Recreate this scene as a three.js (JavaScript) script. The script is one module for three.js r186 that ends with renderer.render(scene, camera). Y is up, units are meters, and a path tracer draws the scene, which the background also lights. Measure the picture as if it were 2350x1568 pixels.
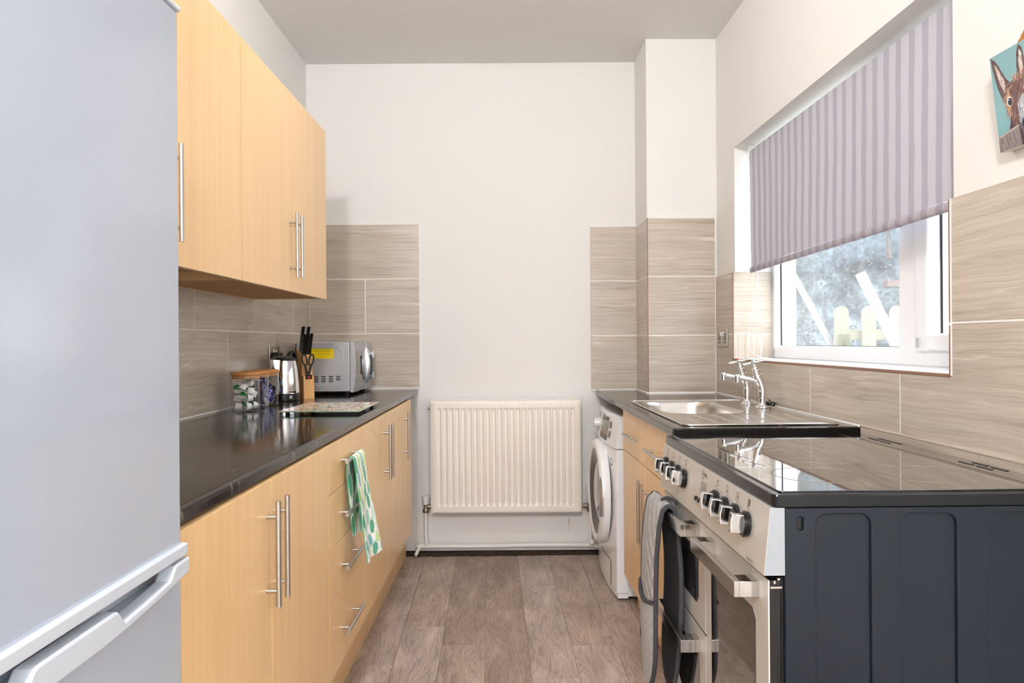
import * as THREE from 'three';
import { RoundedBoxGeometry } from 'three/addons/geometries/RoundedBoxGeometry.js';
import { mergeGeometries } from 'three/addons/utils/BufferGeometryUtils.js';
import { RectAreaLightUniformsLib } from 'three/addons/lights/RectAreaLightUniformsLib.js';

// ---------------------------------------------------------------- camera, sky, lights, exposure
const scene = new THREE.Scene();
const camera = new THREE.PerspectiveCamera(2 * Math.atan(784 / 1715) * 180 / Math.PI, 2350 / 1568, 0.05, 120);
camera.position.set(0, 1.164, 0);
camera.rotation.set(0, 0, -0.007);
camera.updateMatrixWorld();
const SKY = 7.0;                                   // overcast sky, radiance towards the zenith
const LAMP = [2.5, 27], LAMP_COLOR = 0xf5f6fb;     // ceiling light and added frontal fill behind the camera, candela-like three.js units
const EXPOSURE = 1.0;
RectAreaLightUniformsLib.init();
const renderer = new THREE.WebGLRenderer({ antialias: true });
renderer.toneMapping = THREE.LinearToneMapping;
renderer.toneMappingExposure = EXPOSURE;
renderer.shadowMap.enabled = true;
{ // overcast sky: slightly brighter towards the zenith, cool white
  const w = 64, h = 32, d = new Float32Array(w * h * 4);
  for (let j = 0; j < h; j++) for (let i = 0; i < w; i++) {
    const el = ((j + 0.5) / h - 0.5) * Math.PI, k = 0.72 + 0.28 * Math.max(0, Math.sin(el)), o = (j * w + i) * 4;
    d[o] = 0.90 * k; d[o + 1] = 0.97 * k; d[o + 2] = 1.06 * k; d[o + 3] = 1;
  }
  const t = new THREE.DataTexture(d, w, h, THREE.RGBAFormat, THREE.FloatType);
  t.mapping = THREE.EquirectangularReflectionMapping; t.magFilter = THREE.LinearFilter; t.needsUpdate = true;
  scene.background = t; scene.backgroundIntensity = SKY;
}

// ---------------------------------------------------------------- helpers
function rng(seed) { let a = seed >>> 0; return () => { a = (a + 0x6d2b79f5) | 0; let t = Math.imul(a ^ (a >>> 15), 1 | a); t = (t + Math.imul(t ^ (t >>> 7), 61 | t)) ^ t; return ((t ^ (t >>> 14)) >>> 0) / 4294967296; }; }
const rnd = rng(7);
const lerp = (a, b, t) => a + (b - a) * t, clamp = (x, a = 0, b = 1) => Math.min(b, Math.max(a, x)), sst = (a, b, x) => { const t = clamp((x - a) / (b - a)); return t * t * (3 - 2 * t); };
const PI = Math.PI;
function noise(seed) {                               // periodic gradient noise
  const p = new Uint8Array(512), r = rng(seed), q = [...Array(256).keys()];
  for (let i = 255; i > 0; i--) { const j = Math.floor(r() * (i + 1)); [q[i], q[j]] = [q[j], q[i]]; }
  for (let i = 0; i < 512; i++) p[i] = q[i & 255];
  const gx = [], gy = []; for (let i = 0; i < 16; i++) { gx.push(Math.cos(i * PI / 8)); gy.push(Math.sin(i * PI / 8)); }
  const mod = (a, n) => { a %= n; return a < 0 ? a + n : a; };
  return (x, y, px = 256, py = 256) => {
    const xi = Math.floor(x), yi = Math.floor(y), fx = x - xi, fy = y - yi;
    const x0 = mod(xi, px) & 255, x1 = mod(xi + 1, px) & 255, y0 = mod(yi, py) & 255, y1 = mod(yi + 1, py) & 255;
    const u = fx * fx * fx * (fx * (fx * 6 - 15) + 10), v = fy * fy * fy * (fy * (fy * 6 - 15) + 10);
    const g = (a, b, dx, dy) => { const k = p[p[a] + b] & 15; return gx[k] * dx + gy[k] * dy; };
    return 1.5 * lerp(lerp(g(x0, y0, fx, fy), g(x1, y0, fx - 1, fy), u), lerp(g(x0, y1, fx, fy - 1), g(x1, y1, fx - 1, fy - 1), u), v);
  };
}
// texture covering sx by sy metres (all geometry uv are in metres)
function dataTex(w, h, sx, sy, fn, srgb = true) {
  const d = new Uint8Array(w * h * 4);
  for (let j = 0; j < h; j++) for (let i = 0; i < w; i++) {
    const c = fn((i + 0.5) / w, (j + 0.5) / h), o = (j * w + i) * 4;
    d[o] = clamp(c[0], 0, 255); d[o + 1] = clamp(c[1], 0, 255); d[o + 2] = clamp(c[2], 0, 255); d[o + 3] = 255;
  }
  const t = new THREE.DataTexture(d, w, h, THREE.RGBAFormat);
  t.wrapS = t.wrapT = THREE.RepeatWrapping; t.magFilter = THREE.LinearFilter; t.minFilter = THREE.LinearMipmapLinearFilter; t.generateMipmaps = true;
  t.repeat.set(1 / sx, 1 / sy); if (srgb) t.colorSpace = THREE.SRGBColorSpace; t.needsUpdate = true;
  return t;
}
function canvasTex(w, h, draw) {
  const c = document.createElement('canvas'); c.width = w; c.height = h; const x = c.getContext('2d'); draw(x, w, h);
  const t = new THREE.CanvasTexture(c); t.colorSpace = THREE.SRGBColorSpace; t.wrapS = t.wrapT = THREE.ClampToEdgeWrapping; t.needsUpdate = true; return t;
}
const std = (color, roughness, o = {}) => new THREE.MeshStandardMaterial({ color, roughness, ...o });
const phy = (color, roughness, o = {}) => new THREE.MeshPhysicalMaterial({ color, roughness, ...o });

let UV = [0, 0];                                     // uv shift of the pieces being built
function planar(g) {
  if (g.userData.keepUV) return g;
  const P = g.attributes.position, N = g.attributes.normal, uv = new Float32Array(P.count * 2);
  for (let i = 0; i < P.count; i++) {
    const ax = Math.abs(N.getX(i)), ay = Math.abs(N.getY(i)), az = Math.abs(N.getZ(i)), x = P.getX(i), y = P.getY(i), z = P.getZ(i);
    const [u, v] = ax >= ay && ax >= az ? [z, y] : ay >= az ? [x, z] : [x, y];
    uv[2 * i] = u + UV[0]; uv[2 * i + 1] = v + UV[1];
  }
  g.setAttribute('uv', new THREE.BufferAttribute(uv, 2)); return g;
}
function prep(g) {
  const k = g.userData.keepUV; if (g.index) g = g.toNonIndexed(); g.userData.keepUV = k;
  for (const n of Object.keys(g.attributes)) if (!['position', 'normal', 'uv'].includes(n)) g.deleteAttribute(n);
  if (!g.attributes.normal) g.computeVertexNormals();
  return planar(g);
}
const b2 = (x0, x1, y0, y1, z0, z1, r = 0, seg = 2) => {
  const w = Math.abs(x1 - x0), h = Math.abs(y1 - y0), d = Math.abs(z1 - z0);
  const g = r > 0 ? new RoundedBoxGeometry(w, h, d, seg, Math.min(r, w / 2.01, h / 2.01, d / 2.01)) : new THREE.BoxGeometry(w, h, d);
  return g.translate((x0 + x1) / 2, (y0 + y1) / 2, (z0 + z1) / 2);
};
const bc = (w, h, d, x, y, z, r = 0) => b2(x - w / 2, x + w / 2, y - h / 2, y + h / 2, z - d / 2, z + d / 2, r);
function cyl(r, h, x, y, z, axis = 'y', seg = 20, r2 = r) {   // r at the low end, r2 at the high end of the axis
  const g = new THREE.CylinderGeometry(r2, r, h, seg);
  if (axis === 'x') g.rotateZ(-PI / 2); if (axis === 'z') g.rotateX(PI / 2);
  return g.translate(x, y, z);
}
const V = (a) => new THREE.Vector3(...a);
const tube = (pts, r, seg = 24, rad = 8, closed = false) => new THREE.TubeGeometry(new THREE.CatmullRomCurve3(pts.map(V), closed, 'centripetal'), seg, r, rad, closed);
function rod(a, b, r, seg = 12) { const A = V(a), B = V(b), d = B.clone().sub(A), g = new THREE.CylinderGeometry(r, r, d.length(), seg); g.applyQuaternion(new THREE.Quaternion().setFromUnitVectors(new THREE.Vector3(0, 1, 0), d.normalize())); return g.translate((A.x + B.x) / 2, (A.y + B.y) / 2, (A.z + B.z) / 2); }
const ball = (r, x, y, z, s = 14) => new THREE.SphereGeometry(r, s, s * 0.7 | 0).translate(x, y, z);
const lathe = (pts, seg = 40) => new THREE.LatheGeometry(pts.map((p) => new THREE.Vector2(...p)), seg);
function shape(pts, holes = []) { const s = new THREE.Shape(pts.map((p) => new THREE.Vector2(...p))); for (const h of holes) s.holes.push(new THREE.Path(h.map((p) => new THREE.Vector2(...p)))); return s; }
function rrPts(x0, x1, y0, y1, r, n = 6) {          // rounded rectangle, counter-clockwise
  const o = [], c = [[x1 - r, y0 + r, -PI / 2], [x1 - r, y1 - r, 0], [x0 + r, y1 - r, PI / 2], [x0 + r, y0 + r, PI]];
  for (const [cx, cy, a] of c) for (let i = 0; i <= n; i++) { const t = a + i / n * PI / 2; o.push([cx + r * Math.cos(t), cy + r * Math.sin(t)]); }
  return o;
}
const ext = (s, depth, bevel = 0, o = {}) => new THREE.ExtrudeGeometry(s, { depth: depth - 2 * bevel, bevelEnabled: bevel > 0, bevelThickness: bevel, bevelSize: bevel, bevelOffset: -bevel, bevelSegments: 2, curveSegments: 8, ...o }).translate(0, 0, bevel);
const flat = (s, y0, y1, bevel = 0) => ext(s, y1 - y0, bevel).rotateX(-PI / 2).translate(0, y0, 0);   // shape drawn in (x, -z), raised along y
function surf(nu, nv, fn, uvfn) {                    // parametric sheet
  const P = [], U = [], I = [];
  for (let j = 0; j <= nv; j++) for (let i = 0; i <= nu; i++) { P.push(...fn(i / nu, j / nv)); U.push(...(uvfn ? uvfn(i / nu, j / nv) : [i / nu, j / nv])); }
  for (let j = 0; j < nv; j++) for (let i = 0; i < nu; i++) { const a = j * (nu + 1) + i, b = a + 1, c = a + nu + 1, d = c + 1; I.push(a, b, d, a, d, c); }
  const g = new THREE.BufferGeometry(); g.setAttribute('position', new THREE.Float32BufferAttribute(P, 3)); g.setAttribute('uv', new THREE.Float32BufferAttribute(U, 2)); g.setIndex(I); g.computeVertexNormals();
  g.userData.keepUV = true; return g;
}
function slab(nu, nv, fn, t, uvfn) {                 // a sheet with thickness t: front, back and the four edges
  const s = surf(nu, nv, fn), P = s.attributes.position, N = s.attributes.normal, at = (u, v, k) => { const i = Math.round(v * nv) * (nu + 1) + Math.round(u * nu); return [P.getX(i) + k * N.getX(i), P.getY(i) + k * N.getY(i), P.getZ(i) + k * N.getZ(i)]; };
  const F = surf(nu, nv, (u, v) => at(u, v, t / 2), uvfn), B = surf(nu, nv, (u, v) => at(1 - u, v, -t / 2), uvfn && ((u, v) => uvfn(1 - u, v)));
  const rim = (n, f) => surf(n, 1, (u, v) => f(u, v ? -t / 2 : t / 2), uvfn && ((u) => uvfn(0.02, 0.02)));
  return [F, B, rim(nu, (u, k) => at(1 - u, 0, k)), rim(nu, (u, k) => at(u, 1, k)), rim(nv, (u, k) => at(0, u, k)), rim(nv, (u, k) => at(1, 1 - u, k))];
}
const names = {};
const numbered = (n) => { const k = names[n] = (names[n] ?? -1) + 1; return k ? n + '_' + String(k).padStart(3, '0') : n; };
// frames: W = world; R = the run along the right wall, which stands 1.2 degrees out of square (x into the wall, z towards the camera)
const TH = 0.021, OR = [1.0304, -3.776];
const rpos = (p, y, q) => [OR[0] + p * Math.cos(TH) + q * Math.sin(TH), y, OR[1] - p * Math.sin(TH) + q * Math.cos(TH)];
function thing(name, label, category, base, o = {}) {
  const g = new THREE.Group(); g.name = numbered(name); g.off = base; g.position.set(...(o.R ? rpos(...base) : base)); g.rotation.y = (o.R ? TH : 0) + (o.turn || 0);
  g.userData = { label, category }; if (o.group) g.userData.group = o.group; scene.add(g); return g;
}
function part(name, geos, mat, parent, o = {}) {     // geometry in the frame's own coordinates; moved to its parent's base
  UV = o.uv || [0, 0];
  const gs = [geos].flat(9).map(prep); UV = [0, 0];
  const g = gs.length > 1 ? mergeGeometries(gs) : gs[0].clone(), off = parent && parent.off;
  if (off) g.translate(-off[0], -off[1], -off[2]);
  const m = new THREE.Mesh(g, mat); m.name = parent === scene ? numbered(name) : name; m.off = off; if (o.label) m.userData.label = o.label; if (o.kind) m.userData.kind = o.kind;
  parent.add(m); return m;
}
function single(name, geos, mat, label, category, base, o = {}) {   // a thing that is one mesh
  const fake = { off: base, add() {} }, m = part(name, geos, mat, fake, o); m.name = numbered(name);
  m.position.set(...(o.R ? rpos(...base) : base)); m.rotation.y = (o.R ? TH : 0) + (o.turn || 0); m.userData = { label, category }; if (o.group) m.userData.group = o.group; scene.add(m); return m;
}
function struct(name, geos, mat, o = {}) {
  const m = part(name, geos, mat, o.parent || scene, { uv: o.uv }); if (!o.parent) { m.userData.kind = 'structure'; if (o.R) { m.position.set(...rpos(0, 0, 0)); m.rotation.y = TH; } } return m;
}
function copy(src, base, o = {}) { const c = src.clone(); c.name = numbered(src.name.replace(/_\d{3}$/, '')); c.position.set(...(o.R ? rpos(...base) : base)); if (o.turn !== undefined) c.rotation.y = o.turn; c.userData = { ...src.userData, ...(o.label ? { label: o.label } : {}) }; scene.add(c); return c; }
const decal = (w, h) => { const g = new THREE.PlaneGeometry(w, h); g.userData.keepUV = true; return g; };

// ---------------------------------------------------------------- textures
const n1 = noise(11), n2 = noise(23), n3 = noise(37);
const tileTex = dataTex(2048, 1024, 1.2, 0.6, (u, v) => {
  const w = v + 0.010 * n1(u * 4, v * 5, 4, 5) + 0.0045 * n2(u * 13, v * 14, 13, 14) + 0.0022 * n3(u * 34, v * 20, 34, 20);
  const a = n1(u * 2, w * 14, 2, 14), b = n2(u * 3, w * 44, 3, 44), c = n3(u * 5, w * 110, 5, 110), f = n1(u * 90, v * 160, 90, 160);
  const line = sst(0.84, 0.99, 1 - Math.abs(n3(u * 2, w * 34, 2, 34))) * sst(-0.15, 0.45, n2(u * 5, v * 9, 5, 9)), fine = sst(0.7, 0.98, 1 - Math.abs(n2(u * 3, w * 76, 3, 76))) * sst(-0.3, 0.4, n1(u * 4, v * 12, 4, 12)), pale = sst(0.88, 0.99, 1 - Math.abs(n2(u * 3, w * 30 + 7, 3, 30))) * sst(0, 0.5, n1(u * 6, v * 8, 6, 8));
  const k = 10 * a + 9 * b + 9 * c + 2.5 * f - 15 * line - 11 * fine + 15 * pale;
  return [194 + k, 181 + k * 1.02, 165 + k * 1.06];
});
const woodTex = dataTex(1024, 1024, 0.6, 1.6, (u, v) => {
  const w = u + 0.006 * n1(u * 4, v * 2, 4, 2), a = n2(w * 8, v * 1, 8, 1), b = n1(w * 40, v * 2, 40, 2), c = n3(w * 170, v * 5, 170, 5), d = n2(w * 250, v * 24, 250, 24);
  const k = 5 * a + 5 * b + 4.5 * c + 2.5 * d;
  return [238 + k * 0.8, 198 + k * 1.05 - 2 * a, 143 + k * 1.3 - 4 * a];
});
const blockTex = dataTex(256, 256, 0.12, 0.3, (u, v) => { const r = Math.sin((u * 9 + 1.2 * n1(u * 2, v * 3, 2, 3)) * 2 * PI), k = 10 * r + 5 * n3(u * 60, v * 5, 60, 5); return [226 + k, 182 + k, 124 + k]; });
const plankTex = dataTex(1024, 2048, 0.5, 2.0, (u, v) => {
  const g = 0.9 * n1(u * 5, v * 5, 5, 5) + 0.35 * n2(u * 13, v * 8, 13, 8) + 0.10 * n3(u * 40, v * 24, 40, 24), ph = (u * 22 + g * 4.0) * 2 * PI;
  const ring = Math.pow(0.5 + 0.5 * Math.sin(ph), 3), soft = 0.5 + 0.5 * Math.sin(ph * 0.31 + 1), fib = n3(u * 200, v * 60, 200, 60), fib2 = n2(u * 110, v * 14, 110, 14), wash = n2(u * 5, v * 7, 5, 7), pale = sst(0.1, 0.6, n3(u * 7, v * 9, 7, 9));
  const k = -19 * ring + 8 * soft + 11 * fib + 13 * fib2 + 15 * wash + 14 * pale;
  return [176 + k, 160 + k * 0.98, 149 + k * 0.95];
});
const stoneTex = dataTex(1024, 1024, 0.6, 1.2, (u, v) => {
  const w = u + 0.05 * n1(u * 3, v * 3, 3, 3) + 0.02 * n2(u * 9, v * 8, 9, 8), a = n2(w * 6, v * 3, 6, 3), vein = sst(0.9, 1, 1 - Math.abs(n3(w * 22, v * 7, 22, 7))) * sst(0, 0.5, n1(u * 6, v * 6, 6, 6)), f = n1(w * 60, v * 18, 60, 18);
  const k = 10 * a + 9 * f + 66 * vein;
  return [36 + k, 32 + k * 0.97, 29 + k * 0.94];
});
const blindTex = dataTex(512, 512, 0.34, 0.34, (u, v) => {
  const s = u * 5 + 0.05 * n1(u * 5, v * 2, 5, 2) + 0.03 * n2(u * 9, v * 6, 9, 6), t = s - Math.floor(s), m = sst(0.26, 0.29, t) * (1 - sst(0.71, 0.74, t)), f = 2.5 * n3(u * 200, v * 200, 200, 200) + 3 * n2(u * 120, v * 4, 120, 4);
  return [lerp(212, 187, m) + f, lerp(210, 185, m) + f, lerp(217, 196, m) + f];
});
const roughWall = dataTex(512, 512, 0.5, 0.5, (u, v) => { const k = 128 + 40 * n1(u * 40, v * 40, 40, 40) + 30 * n2(u * 12, v * 12, 12, 12); return [k, k, k]; }, false);
const roughRad = dataTex(256, 256, 0.2, 0.2, (u, v) => { const k = 128 + 50 * n1(u * 30, v * 12, 30, 12) + 60 * Math.max(0, n2(u * 26, v * 26, 26, 26)); return [k, k, k]; }, false);
const orangePeel = dataTex(256, 256, 0.05, 0.05, (u, v) => { const k = 128 + 70 * n1(u * 32, v * 32, 32, 32); return [k, k, k]; }, false);
const brushed = dataTex(256, 256, 0.2, 0.05, (u, v) => { const k = 128 + 70 * n3(u * 3, v * 128, 3, 128); return [k, k, k]; }, false);
const quilt = dataTex(256, 256, 0.1, 0.1, (u, v) => { const a = Math.abs(Math.sin((u + v) * 2 * PI)), b = Math.abs(Math.sin((u - v) * 2 * PI)), k = 255 * Math.pow(a * b, 0.4); return [k, k, k]; }, false);
const greyCloth = dataTex(256, 256, 0.1, 0.1, (u, v) => { const k = 9 * n1(u * 60, v * 40, 60, 40) + 8 * n2(u * 6, v * 5, 6, 5); return [170 + k, 169 + k, 169 + k]; });
const fuzz = dataTex(256, 256, 0.1, 0.1, (u, v) => { const k = 8 * n1(u * 50, v * 12, 50, 12) + 6 * n2(u * 8, v * 6, 8, 6); return [22 + k, 21 + k, 21 + k]; });
const postTex = dataTex(256, 256, 0.3, 0.6, (u, v) => { const k = 10 * n1(u * 12, v * 2, 12, 2) + 8 * n2(u * 4, v * 3, 4, 3); return [150 + k, 149 + k, 128 + k]; });
const bankTex = dataTex(512, 512, 3, 3, (u, v) => { const k = 42 * n1(u * 10, v * 10, 10, 10) + 40 * n2(u * 30, v * 26, 30, 26) + 34 * n3(u * 90, v * 80, 90, 80); return [92 + k, 106 + k, 112 + k]; });

// ---------------------------------------------------------------- materials
const M = {
  wall: std(0xe9e6e1, 0.85, { bumpMap: roughWall, bumpScale: 0.0004 }), ceiling: std(0xe8e6e3, 0.9, { bumpMap: roughWall, bumpScale: 0.0005 }),
  paint: std(0xf2f1ef, 0.6), tile: std(0xffffff, 0.28, { map: tileTex }), grout: std(0xf4f1ec, 0.8), trim: std(0x8d6a55, 0.45), seal: std(0xf4f1ec, 0.45),
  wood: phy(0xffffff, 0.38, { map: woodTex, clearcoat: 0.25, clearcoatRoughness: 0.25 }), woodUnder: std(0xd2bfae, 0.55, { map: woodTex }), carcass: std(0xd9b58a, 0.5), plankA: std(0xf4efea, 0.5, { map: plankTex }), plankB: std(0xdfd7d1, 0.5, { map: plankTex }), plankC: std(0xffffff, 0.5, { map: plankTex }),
  stone: phy(0xffffff, 0.1, { map: stoneTex, specularIntensity: 0.5 }), steel: std(0xbfbcb8, 0.34, { metalness: 1, bumpMap: brushed, bumpScale: 0.00006 }), chrome: std(0xe9e9ea, 0.06, { metalness: 1 }), satin: std(0xc9c2ba, 0.3, { metalness: 1 }),
  sinkSteel: std(0xcfcac4, 0.2, { metalness: 1 }), white: phy(0xf6f7f8, 0.22, { clearcoat: 0.4, clearcoatRoughness: 0.08 }), whitePlastic: std(0xf1f0ee, 0.35), fridge: phy(0xb4bdca, 0.16, { clearcoat: 0.5, clearcoatRoughness: 0.1 }), fridgeTrim: std(0xcdd4dd, 0.35),
  black: std(0x0b0b0c, 0.35), gloss: phy(0x070707, 0.05, { clearcoat: 1, clearcoatRoughness: 0.02, ior: 1.6 }), enamel: phy(0x101923, 0.3, { bumpMap: orangePeel, bumpScale: 0.00012, specularIntensity: 0.75 }), rubber: std(0x121212, 0.7), panelSteel: std(0xdad7d2, 0.5, { metalness: 0.55, bumpMap: brushed, bumpScale: 0.00005 }),
  radiator: phy(0xf4ebdf, 0.35, { bumpMap: roughRad, bumpScale: 0.0006, clearcoat: 0.2 }), pipe: std(0xf0ebe4, 0.4, { bumpMap: roughRad, bumpScale: 0.0008 }), brass: std(0x9c8f7c, 0.4, { metalness: 0.8 }), dirt: std(0x3c2c20, 0.95, { bumpMap: roughRad, bumpScale: 0.004 }),
  silver: std(0xbcbcbd, 0.38, { metalness: 0.4 }), darkGlass: phy(0x15130f, 0.06, { clearcoat: 1 }), clear: phy(0xffffff, 0, { transmission: 1, thickness: 0, ior: 1.45 }), pane: phy(0xffffff, 0, { transmission: 0.86, thickness: 0, ior: 1.5, specularIntensity: 0.6 }),
  bamboo: std(0xf2cfa4, 0.5, { map: blockTex }), block: std(0xfff2df, 0.5, { map: blockTex }), blackPlastic: std(0x111111, 0.28), upvc: phy(0xf4f5f6, 0.25, { clearcoat: 0.3 }), lamp: std(0xffffff, 0.5, { emissive: 0xfff1e0, emissiveIntensity: 1.6 }),
};
M.clearPane = phy(0xffffff, 0, { transmission: 1, thickness: 0, ior: 1.5 });
// ---------------------------------------------------------------- the room
const ZB = -4.082, XL = -1.104, CEIL = 2.69, ZR = 1.9;
const floor = struct('floor', b2(-1.3, 1.4, -0.12, -0.004, -4.2, ZR + 0.15), M.plankA);
{ // vinyl planks laid a little out of square; each plank is its own piece
  const W = 0.1655, L = 0.99, th = 0.027, r = rng(5), joints = { '-3': 3.697, '-2': 3.062, '-1': 3.861, 0: 3.236, 1: 3.565, 2: 3.839, 3: 3.19 };
  for (let c = -5; c <= 4; c++) {
    const j0 = joints[c] ?? 3.4 + 0.31 * c, x = -0.1028 + c * W;
    for (let k = -1; k < 3; k++) {
      let far = j0 - 2.548 + (k < 0 ? L : -k * L), near = far - L;
      far = Math.min(far, 4.052 - 2.548); if (far - near < 0.04) continue;
      const mt = [M.plankA, M.plankB, M.plankC][Math.floor(r() * 3)];
      const p = part('plank', b2(0.0007, W - 0.0007, -0.004, 0, -far + 0.0006, -near - 0.0006), mt, floor, { uv: [r() * 3, r() * 7] });
      p.position.set(x + 0, 0, 0); p.geometry.rotateY(0);
      p.position.set(-0.1028, 0, -2.548); p.rotation.y = th; p.translateX(c * W);
    }
  }
}
struct('ceiling', b2(-1.3, 1.45, CEIL, CEIL + 0.12, -4.25, ZR + 0.15), M.ceiling);
const wallLeft = struct('wall_left', b2(-1.3, -1.118, -0.004, CEIL, -4.25, ZR), M.wall);
const wallBack = struct('wall_back', b2(-1.118, 1.2, 0.021, CEIL, -4.25, -4.093), M.wall);
struct('trim_1', [b2(-1.118, 1.1, -0.004, 0.03, -4.2, -4.102), ...(() => { const r = rng(3), o = []; for (let i = 0; i < 46; i++) { const x = -0.62 + i * 0.025; o.push(bc(0.03 + r() * 0.02, 0.008 + r() * 0.016, 0.03, x, 0.006, -4.093 + r() * 0.02, 0.004)); } return o; })()], M.dirt);
const pillar = struct('wall_pillar', b2(0.010 - 0.353, 0.35, 0, CEIL, -0.42, -0.012), M.wall, { R: true });
const OP = { q0: 0.272, q1: 1.948, y0: 1.073, y1: 2.066 };      // window opening
const wallRight = struct('wall_right', [b2(0.012, 0.30, -0.004, CEIL, -0.45, OP.q0), b2(0.012, 0.30, -0.004, CEIL, OP.q1, 5.72), b2(0.012, 0.30, OP.y1, CEIL, OP.q0, OP.q1), b2(0.012, 0.30, -0.004, OP.y0, OP.q0, OP.q1)], M.wall, { R: true });
struct('wall_rear', [b2(-1.3, -0.62, -0.004, CEIL, ZR, ZR + 0.15), b2(0.98, 1.45, -0.004, CEIL, ZR, ZR + 0.15), b2(-0.62, 0.98, 2.1, CEIL, ZR, ZR + 0.15)], M.wall);
{ // glazed double doors behind the camera
  const zf = ZR + 0.05, zb = ZR + 0.11;
  for (const [n, xa, xb, hx] of [[1, -0.62, 0.179, 0.13], [2, 0.181, 0.98, 0.23]]) {
    const d = struct('door_' + n, [b2(xa, xa + 0.09, 0, 2.1, zf, zb), b2(xb - 0.09, xb, 0, 2.1, zf, zb), b2(xa + 0.09, xb - 0.09, 1.99, 2.1, zf, zb), b2(xa + 0.09, xb - 0.09, 0, 0.16, zf, zb)], M.upvc);
    part('pane', b2(xa + 0.09, xb - 0.09, 0.16, 1.99, ZR + 0.078, ZR + 0.082), M.clearPane, d);
    part('handle', [b2(hx - 0.012, hx + 0.012, 0.98, 1.2, zf - 0.012, zf, 0.004), b2(hx - 0.012, hx + 0.11 * (n === 1 ? -1 : 1), 1.09, 1.11, zf - 0.045, zf - 0.031, 0.006), b2(hx - 0.007, hx + 0.007, 1.093, 1.107, zf - 0.04, zf - 0.01)], M.satin, d);
  }
}
// ---- tiles: every tile is a piece of its wall; grout behind them
const tr = rng(77);
function tile(parent, geo) { part('tile', geo, M.tile, parent, { uv: [tr() * 5, tr() * 3] }); }
const J = 0.002;
{ // left wall
  const rows = [[0.911, 1.2128, [1.1, 1.716, 2.31, 2.9045, 3.488, 4.08]], [1.2128, 1.5115, [1.1, 1.406, 2.006, 2.6006, 3.2021, 3.7885, 4.08]]];
  for (const [y0, y1, s] of rows) for (let i = 0; i + 1 < s.length; i++) tile(wallLeft, b2(XL - 0.012, XL, y0 + J, y1 - J, -s[i + 1] + J, -s[i] - J, 0.0012, 1));
  part('grout', b2(XL - 0.013, XL - 0.0009, 0.90, 1.512, -4.083, -1.1), M.grout, wallLeft);
}
{ // back wall, left of the radiator
  const R = [0.914, 1.2128, 1.5115, 1.810];
  for (const [k, xs] of [[0, [XL, -0.5035]], [1, [XL, -0.8, -0.5035]], [2, [XL, -0.5035]]]) for (let i = 0; i + 1 < xs.length; i++) tile(wallBack, b2(xs[i] + J, xs[i + 1] - J, R[k] + J, R[k + 1] - J, ZB - 0.011, ZB, 0.0012, 1));
  part('grout', b2(XL, -0.504, 0.91, 1.809, ZB - 0.011, ZB - 0.0009), M.grout, wallBack);
  const Q = [0.895, 1.194, 1.491, 1.789];
  for (let k = 0; k < 3; k++) tile(wallBack, b2(0.432, 0.687 - J, Q[k] + J, Q[k + 1] - J, ZB - 0.011, ZB, 0.0012, 1));
  part('grout', b2(0.4325, 0.69, 0.89, 1.7885, ZB - 0.011, ZB - 0.0009), M.grout, wallBack);
  part('rust_mark', [b2(0.301, 0.3045, 0.165, 0.195, -4.0932, -4.0924), b2(0.303, 0.3046, 0.12, 0.17, -4.0931, -4.0925)], std(0xb58a68, 0.8), wallBack);
}
{ // pillar: side face and front face
  const Q = [0.899, 1.190, 1.487, 1.783], px = -0.3445;
  for (let k = 0; k < 3; k++) {
    tile(pillar, b2(px, px + 0.011, Q[k] + J, Q[k + 1] - J, -0.306, -0.004, 0.0012, 1));
    tile(pillar, b2(px + 0.002, -J, Q[k] + J, Q[k + 1] - J, -0.011, 0, 0.0012, 1));
  }
  part('grout', [b2(px + 0.0009, px + 0.011, 0.89, 1.782, -0.306, -0.004), b2(px + 0.004, 0.002, 0.89, 1.782, -0.012, -0.0009)], M.grout, pillar);
  part('corner_trim', b2(px - 0.0006, px + 0.003, 0.9, 1.783, -0.004, 0.0006), M.trim, pillar);
}
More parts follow.
